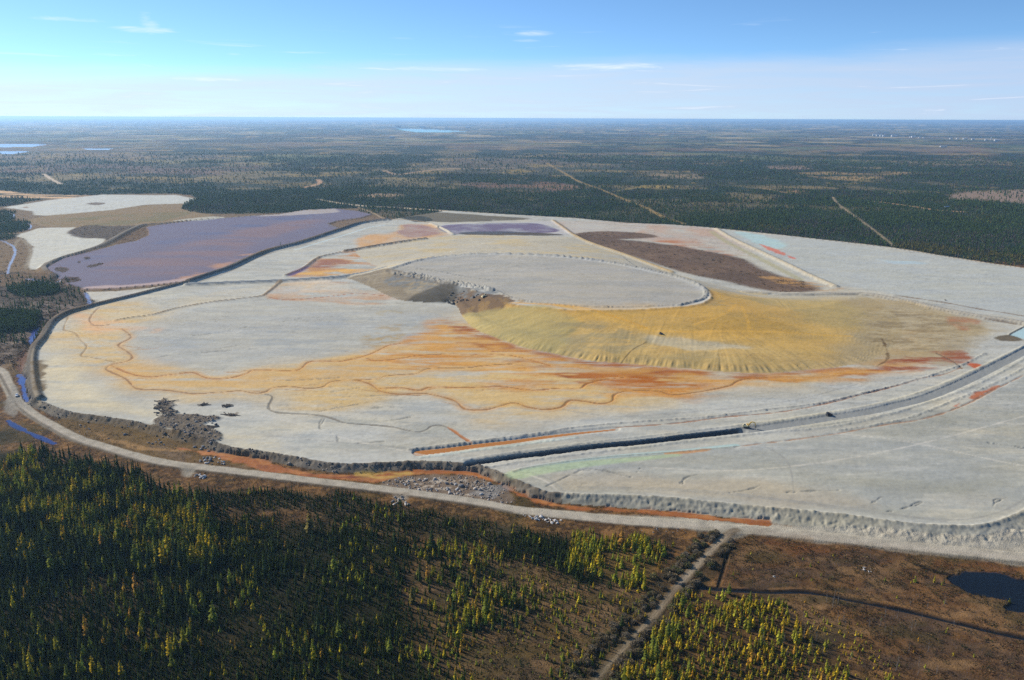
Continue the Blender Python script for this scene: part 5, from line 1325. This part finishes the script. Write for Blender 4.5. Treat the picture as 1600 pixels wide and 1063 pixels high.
rocks(26, lambda: (U(312, 352), U(714, 727)), RK_W + RK_G, 1.2, 2.6, 'pale boulder in the heap at the start of the orange seepage ditch', 'boulders in the heap by the orange ditch')
rocks(12, lambda: (U(303, 322), U(742, 749)), RK_W, 1.2, 2.6, 'white boulder at the pull-off below the gravel road', 'white boulders at the pull-off')
rocks(16, lambda: (U(612, 645), U(776, 790)), RK_W + RK_G, 1.0, 2.4, 'pale boulder by the small gravel turnout below the road', 'boulders at the gravel turnout')
rocks(34, lambda: (lambda t: (815 + 58 * t + U(-5, 5), 804 + 13 * t + U(-3, 3)))(random.random()), RK_W, 1.2, 2.8, 'white boulder in the pale rock strip just below the gravel road', 'white boulders in the strip below the road')
rocks(60, lambda: (lambda t: (610 + 165 * t, 757 + 12 * t + U(-12, 10)))(random.random()), RK_W + RK_G, .9, 2.6, 'pale broken rock on the rubble ground between ditch and road', 'rocks on the rubble ground')
rocks(50, lambda: (lambda t: (244 + 100 * t, 668 + 4 * t + U(-16, 14)))(random.random()), RK_G + RK_D, 1.0, 2.6, 'grey boulder in the rubble spilling onto the tailings flat', 'boulders of the flat rubble')
rocks(24, lambda: (U(246, 270), U(626, 648)), RK_D, 1.2, 3.0, 'dark boulder in the heap standing out on the pale flat', 'dark boulders of the isolated heap')
rocks(40, lambda: (lambda t: (100 + 260 * t, 660 + 42 * t + U(-2, 16)))(random.random()), RK_G, .8, 1.9, 'grey boulder on the western outer slope of the dam', 'boulders on the dam slope')
rocks(10, lambda: (U(1345, 1362), U(887, 894)), RK_W, .7, 1.5, 'white rock lying in the bog grass below the dam', 'white rocks in the bog grass')
rocks(3, lambda: (U(1208, 1213), U(900, 903)), RK_W, .8, 1.3, 'small white rock at the bog edge right of the track', 'small white rocks at the bog edge')
rocks(36, lambda: (U(700, 750), U(452, 470)), RK_D, 1.5, 4, 'dark clod on the broken tip face of the mound', 'clods on the mound tip face')
rocks(1, lambda: (1477, 469.5), RK_D, 3.5, 4, 'lone dark boulder beyond the haul road on the pale eastern flat', None)
rocks(14, lambda: (U(845, 1010), U(857, 862)) if random.random() < .0 else (U(1000, 1100), U(826, 834)), RK_G, .5, 1.1, 'small grey stone on the gravel verge near the junction', 'stones on the gravel verge')
def chip(rng):
    V = np.array([(sx * .5, sy * .5, sz * .42) for sx in (-1, 1) for sy in (-1, 1) for sz in (-1, 1)]) * rng.uniform(.6, 1.3, (8, 3)) + rng.uniform(-.12, .12, (8, 3))
    V[:, 2] += .25
    Q = np.array([(0, 1, 3, 2), (4, 6, 7, 5), (0, 4, 5, 1), (2, 3, 7, 6), (1, 5, 7, 3)])
    return V, Q, np.ones((8, 3))
CHIPS = [chip(rv) for _ in range(8)]
rx, ry = np.meshgrid(np.arange(-460, 60, 1.3), np.arange(420, 820, 1.3)); rx = (rx + RNG.uniform(-.65, .65, rx.shape)).ravel(); ry = (ry + RNG.uniform(-.65, .65, ry.shape)).ravel()
r_, c_ = rc(rx, ry); lb_ = LAB[r_, c_]; cn = fbm(rx, ry, 8, 3, 400)
k = ((lb_ == L_ROK) & (RNG.random(len(rx)) < .30 + .35 * cn)) | ((lb_ == L_RUB) & (RNG.random(len(rx)) < .28 + .3 * cn)) | ((lb_ == L_OUT) & (rx < 0) & (RNG.random(len(rx)) < .16 + .2 * cn))
rx, ry, r_, c_, lb_ = rx[k], ry[k], r_[k], c_[k], lb_[k]
rs_ = RNG.uniform(.2, .8, len(rx)) * np.where(RNG.random(len(rx)) < .06, 1.9, 1.0)
rcol = np.where((lb_ == L_ROK)[:, None], np.array([[.25, .225, .20]]), np.array([[.17, .155, .14]])) * RNG.uniform(.4, 1.6, (len(rx), 1))
me = scatter_mesh('rubble', CHIPS, np.stack([rx, ry, H[r_, c_] - .05], -1), rs_, rs_ * RNG.uniform(.8, 1.5, len(rx)), rcol, RNG)
o = link('rubble', me, M_ROCK); tag(o, 'small broken stones littering the dam slope and rubble patches', 'rubble', None, 'stuff')
print('chips', len(rx))
def log_mesh(rng):
    bm = bmesh.new(); n = 6; rings = []
    for k in range(6):
        t_ = k / 5; r = .06 * (1 - .5 * t_) * rng.uniform(.85, 1.15); cx, cy_ = rng.uniform(-.03, .03), rng.uniform(-.02, .02)
        rings.append([bm.verts.new((t_ - .5, cx + r * math.cos(6.283 * j / n), cy_ + r * math.sin(6.283 * j / n))) for j in range(n)])
    for a, b in zip(rings[:-1], rings[1:]):
        for j in range(n): bm.faces.new((a[j], a[(j + 1) % n], b[(j + 1) % n], b[j]))
    bm.faces.new(rings[0]); bm.faces.new(rings[-1])
    me = bpy.data.meshes.new('driftwood_log'); bm.to_mesh(me); bm.free()
    ca = me.color_attributes.new('Col', 'FLOAT_COLOR', 'POINT'); c4 = np.ones((len(me.vertices), 4), f32); c4[:, :3] = (.13, .11, .09); ca.data.foreach_set('color', c4.ravel())
    me.materials.append(M_BARK); return me
LOGS = [log_mesh(rv) for _ in range(3)]
for (n, ax, ay, bx, by, lab, grp) in ((22, 244, 624, 275, 650, 'weathered log in the dark driftwood heap on the pale flat', 'logs of the driftwood heap'), (8, 352, 632, 362, 636, 'weathered log in the small raft east of the driftwood heap', 'logs of the small raft'),
                                      (8, 352, 646, 374, 650, 'weathered log in the long thin raft near the rubble tip', 'logs of the long raft'), (5, 313, 631, 324, 634, 'weathered log lying apart north of the rubble spill', 'logs north of the rubble'), (6, 320, 666, 336, 670, 'weathered log beside the rubble spill edge', 'logs beside the rubble spill')):
    for _ in range(n):
        x, y, z = ground(U(ax, bx), U(ay, by)); o = bpy.data.objects.new('driftwood_log', random.choice(LOGS)); COL.objects.link(o)
        l = U(4, 9); o.location = (x, y, z + .35); o.scale = (l, U(5, 9), U(5, 9)); o.rotation_euler = (0, U(-.1, .1), U(-.9, .9)); tag(o, lab, 'log', grp)

# ------------------------------------------------------------------ machines
def plain(name, col, rough=.5, metal=0.0, noise=.15):
    m, nt, N, L = nodes(name)
    out = N.new('ShaderNodeOutputMaterial'); b = N.new('ShaderNodeBsdfPrincipled')
    tcn = N.new('ShaderNodeTexCoord'); nz = N.new('ShaderNodeTexNoise'); nz.inputs['Scale'].default_value = 3; nz.inputs['Detail'].default_value = 4
    L.new(tcn.outputs['Object'], nz.inputs['Vector'])
    cr = N.new('ShaderNodeMix'); cr.data_type = 'RGBA'; L.new(nz.outputs['Fac'], cr.inputs['Factor'])
    cr.inputs[6].default_value = (*[c * (1 - noise * 2) for c in col], 1); cr.inputs[7].default_value = (*[min(c * (1 + noise), .9) for c in col], 1)
    L.new(cr.outputs[2], b.inputs['Base Color']); b.inputs['Roughness'].default_value = rough; b.inputs['Metallic'].default_value = metal
    L.new(b.outputs[0], out.inputs[0]); return m
P_YEL = plain('machine yellow paint', (.72, .42, .04)); P_CRM = plain('cream machine paint', (.72, .62, .36)); P_BLK = plain('black steel', (.02, .02, .022), .6); P_GLS = plain('dark glass', (.02, .03, .04), .1, 0, .05)
P_STL = plain('worn steel', (.22, .20, .18), .45, .6); P_WHT = plain('white vehicle paint', (.78, .78, .77), .35, 0, .04); P_RUB = plain('tyre rubber', (.018, .018, .018), .85); P_DRK = plain('dark machine paint', (.03, .03, .04), .5)
P_LMP = plain('lamp lens', (.6, .6, .58), .2); P_RED = plain('tail lamp lens', (.45, .03, .02), .3)

class MB:
    def __init__(s): s.bm = bmesh.new()
    def box(s, c, d, rot=None, bev=.06, taper=None):
        r = bmesh.ops.create_cube(s.bm, size=1.0); vs = r['verts']
        for v in vs:
            p = Vector((v.co.x * d[0], v.co.y * d[1], v.co.z * d[2]))
            if taper and v.co.z > 0: p.x = p.x * taper[0] + taper[2] * d[0]; p.y *= taper[1]
            if rot is not None: p = rot @ p
            v.co = p + Vector(c)
        if bev:
            es = list({e for v in vs for e in v.link_edges})
            bmesh.ops.bevel(s.bm, geom=es, offset=min(bev, min(d) * .3), segments=1, affect='EDGES')
        return s
    def cyl(s, c, r, h, axis='y', n=14):
        rr = bmesh.ops.create_cone(s.bm, cap_ends=True, segments=n, radius1=r, radius2=r, depth=h)
        Rm = {'y': Matrix.Rotation(math.pi / 2, 3, 'X'), 'x': Matrix.Rotation(math.pi / 2, 3, 'Y'), 'z': Matrix.Identity(3)}[axis]
        for v in rr['verts']: v.co = Rm @ v.co + Vector(c)
        return s
    def prof(s, pts, y0, y1):
        """An outline in x-z given a thickness along y."""
        a = [s.bm.verts.new((p[0], y0, p[1])) for p in pts]; b = [s.bm.verts.new((p[0], y1, p[1])) for p in pts]; n = len(pts)
        s.bm.faces.new(a); s.bm.faces.new(b[::-1])
        for i in range(n): s.bm.faces.new((a[i], b[i], b[(i + 1) % n], a[(i + 1) % n]))
        return s
    def done(s, name, mat, parent=None):
        bmesh.ops.recalc_face_normals(s.bm, faces=s.bm.faces)
        me = bpy.data.meshes.new(name); s.bm.to_mesh(me); s.bm.free(); me.materials.append(mat)
        return link(name, me, None, parent)
def thing(name, label, cat, loc, rz=0, group=None):
    e = bpy.data.objects.new(name, None); COL.objects.link(e); e.location = loc; e.rotation_euler = (0, 0, rz); e.empty_display_size = 1; return tag(e, label, cat, group)
def stadium(L_, r, z0, n=8):
    p = []
    for k in range(n + 1): a = -math.pi / 2 + math.pi * k / n; p.append((L_ / 2 + r * math.cos(a), z0 + r + r * math.sin(a)))
    for k in range(n + 1): a = math.pi / 2 + math.pi * k / n; p.append((-L_ / 2 + r * math.cos(a), z0 + r + r * math.sin(a)))
    return p

# excavator, boom reaching out over the trench
x, y, z = ground(1166.5, 667.5)
ex = thing('excavator', 'yellow tracked excavator with raised bent boom digging at the trench head', 'excavator', (x, y, z), math.radians(-18))
for sy in (-1, 1):
    t = MB().prof(stadium(3.4, .48, 0), sy * 1.25 - .32, sy * 1.25 + .32).done('track', P_BLK, ex)
    wv = MB()
    for k in range(5): wv.cyl((-1.5 + .75 * k, sy * 1.6, .45), .24, .08)
    wv.done('roller', P_STL, t)
MB().box((0, 0, .85), (2.6, 1.6, .5)).cyl((0, 0, 1.12), .8, .2, 'z').done('undercarriage', P_BLK, ex)
bd = MB().box((-.7, 0, 1.9), (3.4, 2.7, 1.2), bev=.12).box((-2.35, 0, 1.95), (.9, 2.6, 1.35), bev=.2).done('house', P_CRM, ex)
MB().box((-1.5, -.3, 2.62), (1.4, 1.6, .24)).cyl((-1.7, -.9, 2.9), .09, .6, 'z').done('engine_cover', P_BLK, bd)
cb = MB().box((.55, .85, 2.35), (1.5, 1.0, 1.65), bev=.1, taper=(.85, .9, -.05)).done('cab', P_YEL, ex)
MB().box((1.28, .85, 2.55), (.08, .8, 1.0), bev=0).box((.55, 1.36, 2.6), (1.1, .06, .85), bev=0).done('window', P_GLS, cb)
MB().prof([(.8, 1.7), (1.2, 1.6), (2.6, 3.9), (3.5, 4.9), (5.0, 4.95), (5.6, 4.75), (5.6, 5.05), (4.9, 5.5), (3.2, 5.6), (2.0, 4.6)], -.65, -.15).done('boom', P_YEL, ex)
MB().prof([(5.1, 5.3), (5.6, 5.35), (6.3, 3.6), (6.5, 2.3), (6.25, 2.2), (5.8, 3.4)], -.6, -.2).done('stick', P_YEL, ex)
MB().prof([(6.1, 2.5), (6.75, 2.3), (6.9, 1.4), (6.4, .9), (5.7, 1.0), (5.55, 1.25), (6.2, 1.5)], -.95, .15).done('bucket', P_STL, ex)
MB().cyl((2.1, -.4, 3.0), .1, 2.0, 'x').done('hydraulic_ram', P_STL, ex)

def dozer(label, px, py, rz, body, s=1.0):
    x, y, z = ground(px, py); t = thing('bulldozer', label, 'bulldozer', (x, y, z), rz); t.scale = (s, s, s)
    for sy in (-1, 1):
        tr = MB().prof(stadium(2.6, .5, 0), sy * .95 - .28, sy * .95 + .28).done('track', P_BLK, t)
        wv = MB()
        for k in range(4): wv.cyl((-1.1 + .72 * k, sy * 1.26, .48), .22, .08)
        wv.done('roller', P_STL, tr)
    MB().box((.7, 0, 1.35), (2.0, 1.3, .95), bev=.1).box((0, 0, .85), (3.2, 1.3, .4)).done('body', body, t)
    c = MB().box((-.75, 0, 2.1), (1.4, 1.5, 1.5), bev=.08, taper=(.9, .92, 0)).done('cab', body, t)
    MB().box((-.75, 0, 2.3), (1.3, 1.58, .7), bev=0).box((-.75, 0, 2.3), (1.47, 1.2, .7), bev=0).done('window', P_GLS, c)
    MB().prof([(2.35, .05), (2.6, .1), (2.4, .7), (2.6, 1.35), (2.4, 1.35), (2.2, .7)], -1.75, 1.75).done('blade', body, t)
    MB().box((1.5, 1.35, .5), (1.9, .16, .22)).done('push_arm', P_STL, t); MB().box((1.5, -1.35, .5), (1.9, .16, .22)).done('push_arm', P_STL, t)
    MB().cyl((1.0, .3, 2.1), .08, .7, 'z').done('exhaust', P_BLK, t)
    return t
dozer('black bulldozer parked on the berm of the curved haul road', 1294, 649.5, math.radians(20), P_DRK, 1.05)
dozer('cream and yellow bulldozer at the broken tip edge of the mound', 757, 462, math.radians(200), P_CRM, 1.35)
dozer('small dark bulldozer on the yellow track below the mound top', 1032.5, 521, math.radians(40), P_DRK, .85)

x, y, z = ground(26.5, 619)
pk = thing('pickup_truck', 'white pickup truck stopped beside the bend of the gravel road', 'pickup truck', (x, y, z), math.radians(-62))
b_ = MB().prof([(-2.7, .45), (2.65, .45), (2.75, .8), (2.65, 1.08), (1.15, 1.16), (.85, 1.16), (-.75, 1.16), (-2.7, 1.16)], -.95, .95).done('body', P_WHT, pk)
c = MB().box((.1, 0, 1.5), (2.0, 1.75, .72), bev=.1, taper=(.66, .86, -.04)).done('cab', P_WHT, pk)
MB().box((.1, 0, 1.5), (1.45, 1.74, .42), bev=0, taper=(.7, .9, -.03)).box((.78, 0, 1.5), (.5, 1.5, .45), bev=0, taper=(.5, .9, -.35)).box((-.72, 0, 1.5), (.3, 1.4, .4), bev=0, taper=(.5, .9, .2)).done('window', P_GLS, c)
MB().box((-1.75, 0, 1.13), (1.75, 1.6, .1), bev=0).done('cargo_bed', P_BLK, pk)
for sx in (-1.7, 1.75):
    for sy in (-.86, .86):
        wv = MB().cyl((sx, sy, .4), .4, .26).done('wheel', P_RUB, pk); MB().cyl((sx, sy * 1.13, .4), .22, .08).done('rim', P_STL, wv)
for sy in (-.7, .7):
    MB().box((2.72, sy, .85), (.08, .36, .2), bev=.02).done('headlight', P_LMP, pk); MB().box((-2.71, sy * 1.18, .9), (.06, .16, .36), bev=.02).done('tail_light', P_RED, pk)
MB().box((2.78, 0, .55), (.12, 1.8, .2)).done('bumper', P_STL, pk)

# ------------------------------------------------------------------ far buildings
P_WALL = plain('white cladding', (.45, .45, .45), .6, 0, .03); P_ROOFG = plain('pale metal roof', (.42, .44, .46), .5, 0, .04); P_BLUE = plain('blue metal roof', (.12, .22, .45), .4); P_DOOR = plain('grey door', (.25, .25, .26))
def building(label, px, py, wd, dp, hh, roof, group=None, rz=0.0, nm='white_building', cat='building', silo=False):
    wd *= .8; dp *= .8; hh *= .8
    x, y, z = ground(px, py); t = thing(nm, label, cat, (x, y, z), rz, group)
    if silo:
        MB().cyl((0, 0, hh / 2), wd / 2, hh, 'z', 16).done('wall', P_WALL, t)
        bm = MB(); bmesh.ops.create_cone(bm.bm, cap_ends=True, segments=16, radius1=wd * .55, radius2=.3, depth=wd * .5, matrix=Matrix.Translation((0, 0, hh + wd * .25))); bm.done('roof', roof, t); return
    MB().box((0, 0, hh / 2), (wd, dp, hh), bev=0).done('wall', P_WALL, t)
    m = MB(); a = [(-dp * .56, hh + .02), (dp * .56, hh + .02), (0, hh + dp * .24)]
    p = [m.bm.verts.new((-wd * .52, q_[0], q_[1])) for q_ in a]; q2 = [m.bm.verts.new((wd * .52, q_[0], q_[1])) for q_ in a]
    m.bm.faces.new(p); m.bm.faces.new(q2[::-1])
    for i in range(3): m.bm.faces.new((p[i], q2[i], q2[(i + 1) % 3], p[(i + 1) % 3]))
    m.done('roof', roof, t)
    MB().box((wd * .2, -dp / 2 - .05, hh * .4), (wd * .16, .2, hh * .8), bev=0).done('door', P_DOOR, t)
    w3 = MB()
    for k in (-.35, -.15, .4): w3.box((wd * k, -dp / 2 - .04, hh * .62), (wd * .1, .15, hh * .25), bev=0)
    w3.done('window', P_GLS, t)
for px, py, wd, lab in ((1366, 212.5, 62, 'first'), (1371, 213, 48, 'second'), (1376, 213.4, 30, 'third'), (1381.5, 213.6, 52, 'fourth')):
    building(f'{lab} white barn from the left in the row of four on the eastern plain', px, py, wd, 30, 22, P_ROOFG, 'row of white barns')
building('large bright white barn just right of the row of four', 1397, 214, 95, 34, 24, P_ROOFG); building('white shed alone between the large barn and the pale field', 1427, 215.2, 60, 30, 20, P_ROOFG)
for px, py, wd in ((1437, 215.8, 34), (1443, 216, 24), (1422, 215, 22)):
    building('tiny pale shed strung right of the lone white shed on the plain', px, py, wd, 20, 12, P_ROOFG, 'tiny sheds on the plain')
for px, py, wd in ((1486, 217.6, 40), (1496, 217.8, 30), (1508, 218, 60), (1520, 218.8, 40), (1541, 219.6, 40)):
    building('white farm building along the pale field on the eastern plain', px, py, wd, 24, 14, P_ROOFG, 'farm buildings by the pale field')
building('white farm building, brightest at the far end of the pale field', 1557, 220.6, 62, 28, 16, P_ROOFG); building('slim white silo above the pale field', 1548.5, 219.5, 12, 12, 40, P_ROOFG, None, 0, 'silo', 'silo', True)
building('long low white shed nearer than the eastern farms', 1474, 230, 70, 22, 9, P_ROOFG)
for px, py, wd, hh, lab in ((622, 200.3, 150, 70, 'big white plant building at the near corner of the turquoise lake'), (616, 200.6, 90, 30, 'low white plant building left of the big lakeside plant'), (660, 199.6, 160, 50, 'wide pale plant building behind the middle of the turquoise lake'),
                            (664, 200.4, 60, 40, 'small pale plant building in front of the wide one by the lake'), (698, 201.8, 70, 40, 'square white building above the tail of the turquoise lake'), (703, 201.8, 30, 36, 'small white building right of the square lakeside one'), (731, 200.4, 130, 34, 'long white building apart beyond the lake\'s thin end')):
    building(lab, px, py, wd, 60, hh, P_ROOFG)
building('white house standing alone in forest left below the lake', 613, 216.4, 70, 30, 24, P_ROOFG); building('left white shed of the pair in the centre distance', 522, 203.2, 80, 40, 30, P_ROOFG); building('right white shed of the pair in the centre distance', 529, 203, 80, 40, 30, P_ROOFG)
building('small blue roofed cabin in spruce forest right of the clearing track', 1478.5, 325.5, 16, 9, 5, P_BLUE, None, .2, 'cabin', 'cabin')

# ------------------------------------------------------------------ camera, sun, sky, air
cam = bpy.data.cameras.new('camera'); co = bpy.data.objects.new('camera', cam); COL.objects.link(co)
fwd = Vector((0, CT, -ST)); R0 = Vector((1, 0, 0)); U0 = Vector((0, ST, CT))
right = (R0 + KR * U0).normalized(); upv = (U0 - KR * R0).normalized()
M = Matrix(((right.x, upv.x, -fwd.x, 0), (right.y, upv.y, -fwd.y, 0), (right.z, upv.z, -fwd.z, CH), (0, 0, 0, 1)))
co.matrix_world = M
cam.sensor_width = 36.0; cam.lens = F / 1600 * 36.0
cam.clip_start = 1.0; cam.clip_end = 120000
scene.camera = co

SUN_EL, SUN_AZ = math.radians(28), math.radians(33)      # sun to the left and beyond
sd_ = Vector((-math.cos(SUN_AZ) * math.cos(SUN_EL), math.sin(SUN_AZ) * math.cos(SUN_EL), math.sin(SUN_EL)))
sun = bpy.data.lights.new('sun', 'SUN'); sun.energy = 5.0; sun.angle = math.radians(.55); sun.color = (1.0, .915, .78)
so = bpy.data.objects.new('sun', sun); COL.objects.link(so)
so.rotation_euler = sd_.to_track_quat('Z', 'Y').to_euler()

world = bpy.data.worlds.new('World'); scene.world = world; world.use_nodes = True
nt = world.node_tree; nt.nodes.clear(); N, L = nt.nodes, nt.links
out = N.new('ShaderNodeOutputWorld'); bg = N.new('ShaderNodeBackground'); bg.inputs['Strength'].default_value = .10
sky = N.new('ShaderNodeTexSky'); sky.sky_type = 'NISHITA'; sky.sun_disc = False
sky.sun_elevation = SUN_EL; sky.sun_rotation = math.atan2(sd_.x, sd_.y)
sky.altitude = 300; sky.air_density = 1.0; sky.dust_density = .12; sky.ozone_density = 2.2
tc = N.new('ShaderNodeTexCoord'); sep = N.new('ShaderNodeSeparateXYZ'); L.new(tc.outputs['Generated'], sep.inputs[0])
def math_(op, a, b=None, clamp=False):
    n = N.new('ShaderNodeMath'); n.operation = op; n.use_clamp = clamp
    for i, v in enumerate((a, b)):
        if v is None: continue
        if isinstance(v, (int, float)): n.inputs[i].default_value = v
        else: L.new(v, n.inputs[i])
    return n.outputs[0]
def maprange(v, a, b, c, d, sm=True):
    n = N.new('ShaderNodeMapRange'); n.interpolation_type = 'SMOOTHSTEP' if sm else 'LINEAR'
    L.new(v, n.inputs['Value'])
    for k, x in zip(('From Min', 'From Max', 'To Min', 'To Max'), (a, b, c, d)): n.inputs[k].default_value = x
    return n.outputs[0]
zz = math_('MAXIMUM', sep.outputs['Z'], 0.0)
z2 = math_('ADD', math_('MULTIPLY', zz, 2.2), .05)
cmb = N.new('ShaderNodeCombineXYZ'); L.new(sep.outputs['X'], cmb.inputs[0]); L.new(sep.outputs['Y'], cmb.inputs[1]); L.new(z2, cmb.inputs[2])
nrm = N.new('ShaderNodeVectorMath'); nrm.operation = 'NORMALIZE'; L.new(cmb.outputs[0], nrm.inputs[0]); L.new(nrm.outputs[0], sky.inputs['Vector'])
hsv = N.new('ShaderNodeHueSaturation'); hsv.inputs['Saturation'].default_value = 1.0; 
gn = N.new('ShaderNodeMix'); gn.data_type = 'RGBA'; gn.blend_type = 'MULTIPLY'; gn.inputs['Factor'].default_value = 1.0
L.new(sky.outputs[0], gn.inputs[6]); gn.inputs[7].default_value = (.93, 1.19, 1.36, 1); L.new(gn.outputs[2], hsv.inputs['Color'])
# clouds: a thin veil above the horizon and loose cirrus wisps
az = N.new('ShaderNodeMath'); az.operation = 'ARCTAN2'; L.new(sep.outputs['X'], az.inputs[0]); L.new(sep.outputs['Y'], az.inputs[1])
def cloudnoise(sa, se, scale, detail, off=0):
    c = N.new('ShaderNodeCombineXYZ')
    L.new(math_('MULTIPLY', az.outputs[0], sa), c.inputs[0]); L.new(math_('MULTIPLY', sep.outputs['Z'], se), c.inputs[1]); c.inputs[2].default_value = off
    t = N.new('ShaderNodeTexNoise'); t.inputs['Scale'].default_value = scale; t.inputs['Detail'].default_value = detail; t.inputs['Roughness'].default_value = .6
    t.inputs['Distortion'].default_value = .6
    L.new(c.outputs[0], t.inputs['Vector'])
    return t.outputs['Fac']
nA = cloudnoise(2.0, 22, 1.6, 6, 1.0)
nB = cloudnoise(4.0, 60, 2.0, 7, 5.0)
edge = math_('ADD', math_('MULTIPLY', math_('SUBTRACT', nA, .5), .030), math_('ADD', .062, math_('MULTIPLY', az.outputs[0], .026)))
elv = math_('SUBTRACT', edge, sep.outputs['Z'])
veil = maprange(elv, -.010, .020, 0, .92)
veil = math_('MULTIPLY', veil, maprange(nB, .2, .7, .72, 1.0))
wis = math_('MULTIPLY', maprange(nB, .60, .78, 0, .5), maprange(elv, -.05, .0, 0, 1))
def puff(a0, e0, wa, we, amt, off):
    n = cloudnoise(9, 70, 1.4, 7, off)
    da = math_('DIVIDE', math_('SUBTRACT', az.outputs[0], a0), wa); de = math_('DIVIDE', math_('SUBTRACT', sep.outputs['Z'], e0), we)
    r = math_('ADD', math_('MULTIPLY', da, da), math_('MULTIPLY', de, de))
    return math_('MULTIPLY', maprange(math_('SUBTRACT', n, math_('MULTIPLY', r, .22)), .36, .70, 0, 1), amt)
def ang(px, py):
    dx, dy = px - 800, py - 531.5
    u, v = (dx + KR * dy) / F, (dy - KR * dx) / F
    d = Vector((u, CT - ST * v, -ST - CT * v)).normalized()
    return math.atan2(d.x, d.y), d.z
m_ = wis
for px, py, wa, we, amt, off in ((222, 46, .045, .0055, .75, 2.2), (232, 36, .013, .012, .45, 3.2), (828, 52, .045, .0055, .7, 4.4), (820, 64, .03, .003, .6, 9.0), (95, 30, .05, .003, .4, 7.7),
                                 (364, 85, .014, .002, .6, 8.8), (690, 108, .08, .004, .4, 1.2), (960, 105, .09, .005, .8, 6.6), (330, 124, .05, .003, .7, 9.4)):
    a0, e0 = ang(px, py)
    m_ = math_('MAXIMUM', m_, puff(a0, e0, wa, we, amt, off))
mx = N.new('ShaderNodeMix'); mx.data_type = 'RGBA'; L.new(hsv.outputs[0], mx.inputs[6])
# cloud brightness rises towards the sun's side
cl = N.new('ShaderNodeMix'); cl.data_type = 'RGBA'; L.new(maprange(az.outputs[0], -.6, .6, 0, 1, False), cl.inputs['Factor'])
cl.inputs[6].default_value = (5.5, 6.5, 7.3, 1); cl.inputs[7].default_value = (3.8, 4.7, 6.3, 1)
L.new(cl.outputs[2], mx.inputs[7]); L.new(veil, mx.inputs['Factor'])
mw = N.new('ShaderNodeMix'); mw.data_type = 'RGBA'; L.new(m_, mw.inputs['Factor']); L.new(mx.outputs[2], mw.inputs[6]); mw.inputs[7].default_value = (7.6, 7.9, 8.4, 1)
L.new(mw.outputs[2], bg.inputs['Color']); L.new(bg.outputs[0], out.inputs[0])

def box_mesh(name, lo, hi):
    me = bpy.data.meshes.new(name); bm = bmesh.new()
    vs = [bm.verts.new((x, y, z)) for x in (lo[0], hi[0]) for y in (lo[1], hi[1]) for z in (lo[2], hi[2])]
    for f in ((0, 1, 3, 2), (4, 6, 7, 5), (0, 4, 5, 1), (2, 3, 7, 6), (0, 2, 6, 4), (1, 5, 7, 3)):
        bm.faces.new([vs[i] for i in f])
    bmesh.ops.recalc_face_normals(bm, faces=bm.faces); bm.to_mesh(me); bm.free(); return me
hm_ = bpy.data.materials.new('haze'); hm_.use_nodes = True
nt2 = hm_.node_tree; nt2.nodes.clear(); o2 = nt2.nodes.new('ShaderNodeOutputMaterial'); pv = nt2.nodes.new('ShaderNodeVolumePrincipled')
pv.inputs['Color'].default_value = (.40, .66, 1.0, 1); pv.inputs['Density'].default_value = HAZE; pv.inputs['Anisotropy'].default_value = .35
nt2.links.new(pv.outputs[0], o2.inputs['Volume'])
zmin, zmax = float(H.min()), float(H.max())
ext = float(np.abs(X).max()) + 500
ho = link('haze', box_mesh('haze', (-ext, -700, zmin - 1.5), (ext, float(YA[0]) + 800, max(CH + 4, zmax + 2))), hm_)
tag(ho, 'pale blue haze lying over the whole country', 'haze', None, 'stuff')

scene.view_settings.view_transform = 'Standard'; scene.view_settings.look = 'None'; scene.view_settings.gamma = 1.0
scene.view_settings.exposure = EXPO
cy = scene.cycles
cy.max_bounces = 4; cy.diffuse_bounces = 2; cy.glossy_bounces = 2; cy.transmission_bounces = 2; cy.volume_bounces = 1; cy.transparent_max_bounces = 6
cy.use_denoising = DENO
cy.caustics_reflective = False; cy.caustics_refractive = False
cy.sample_clamp_indirect = 4
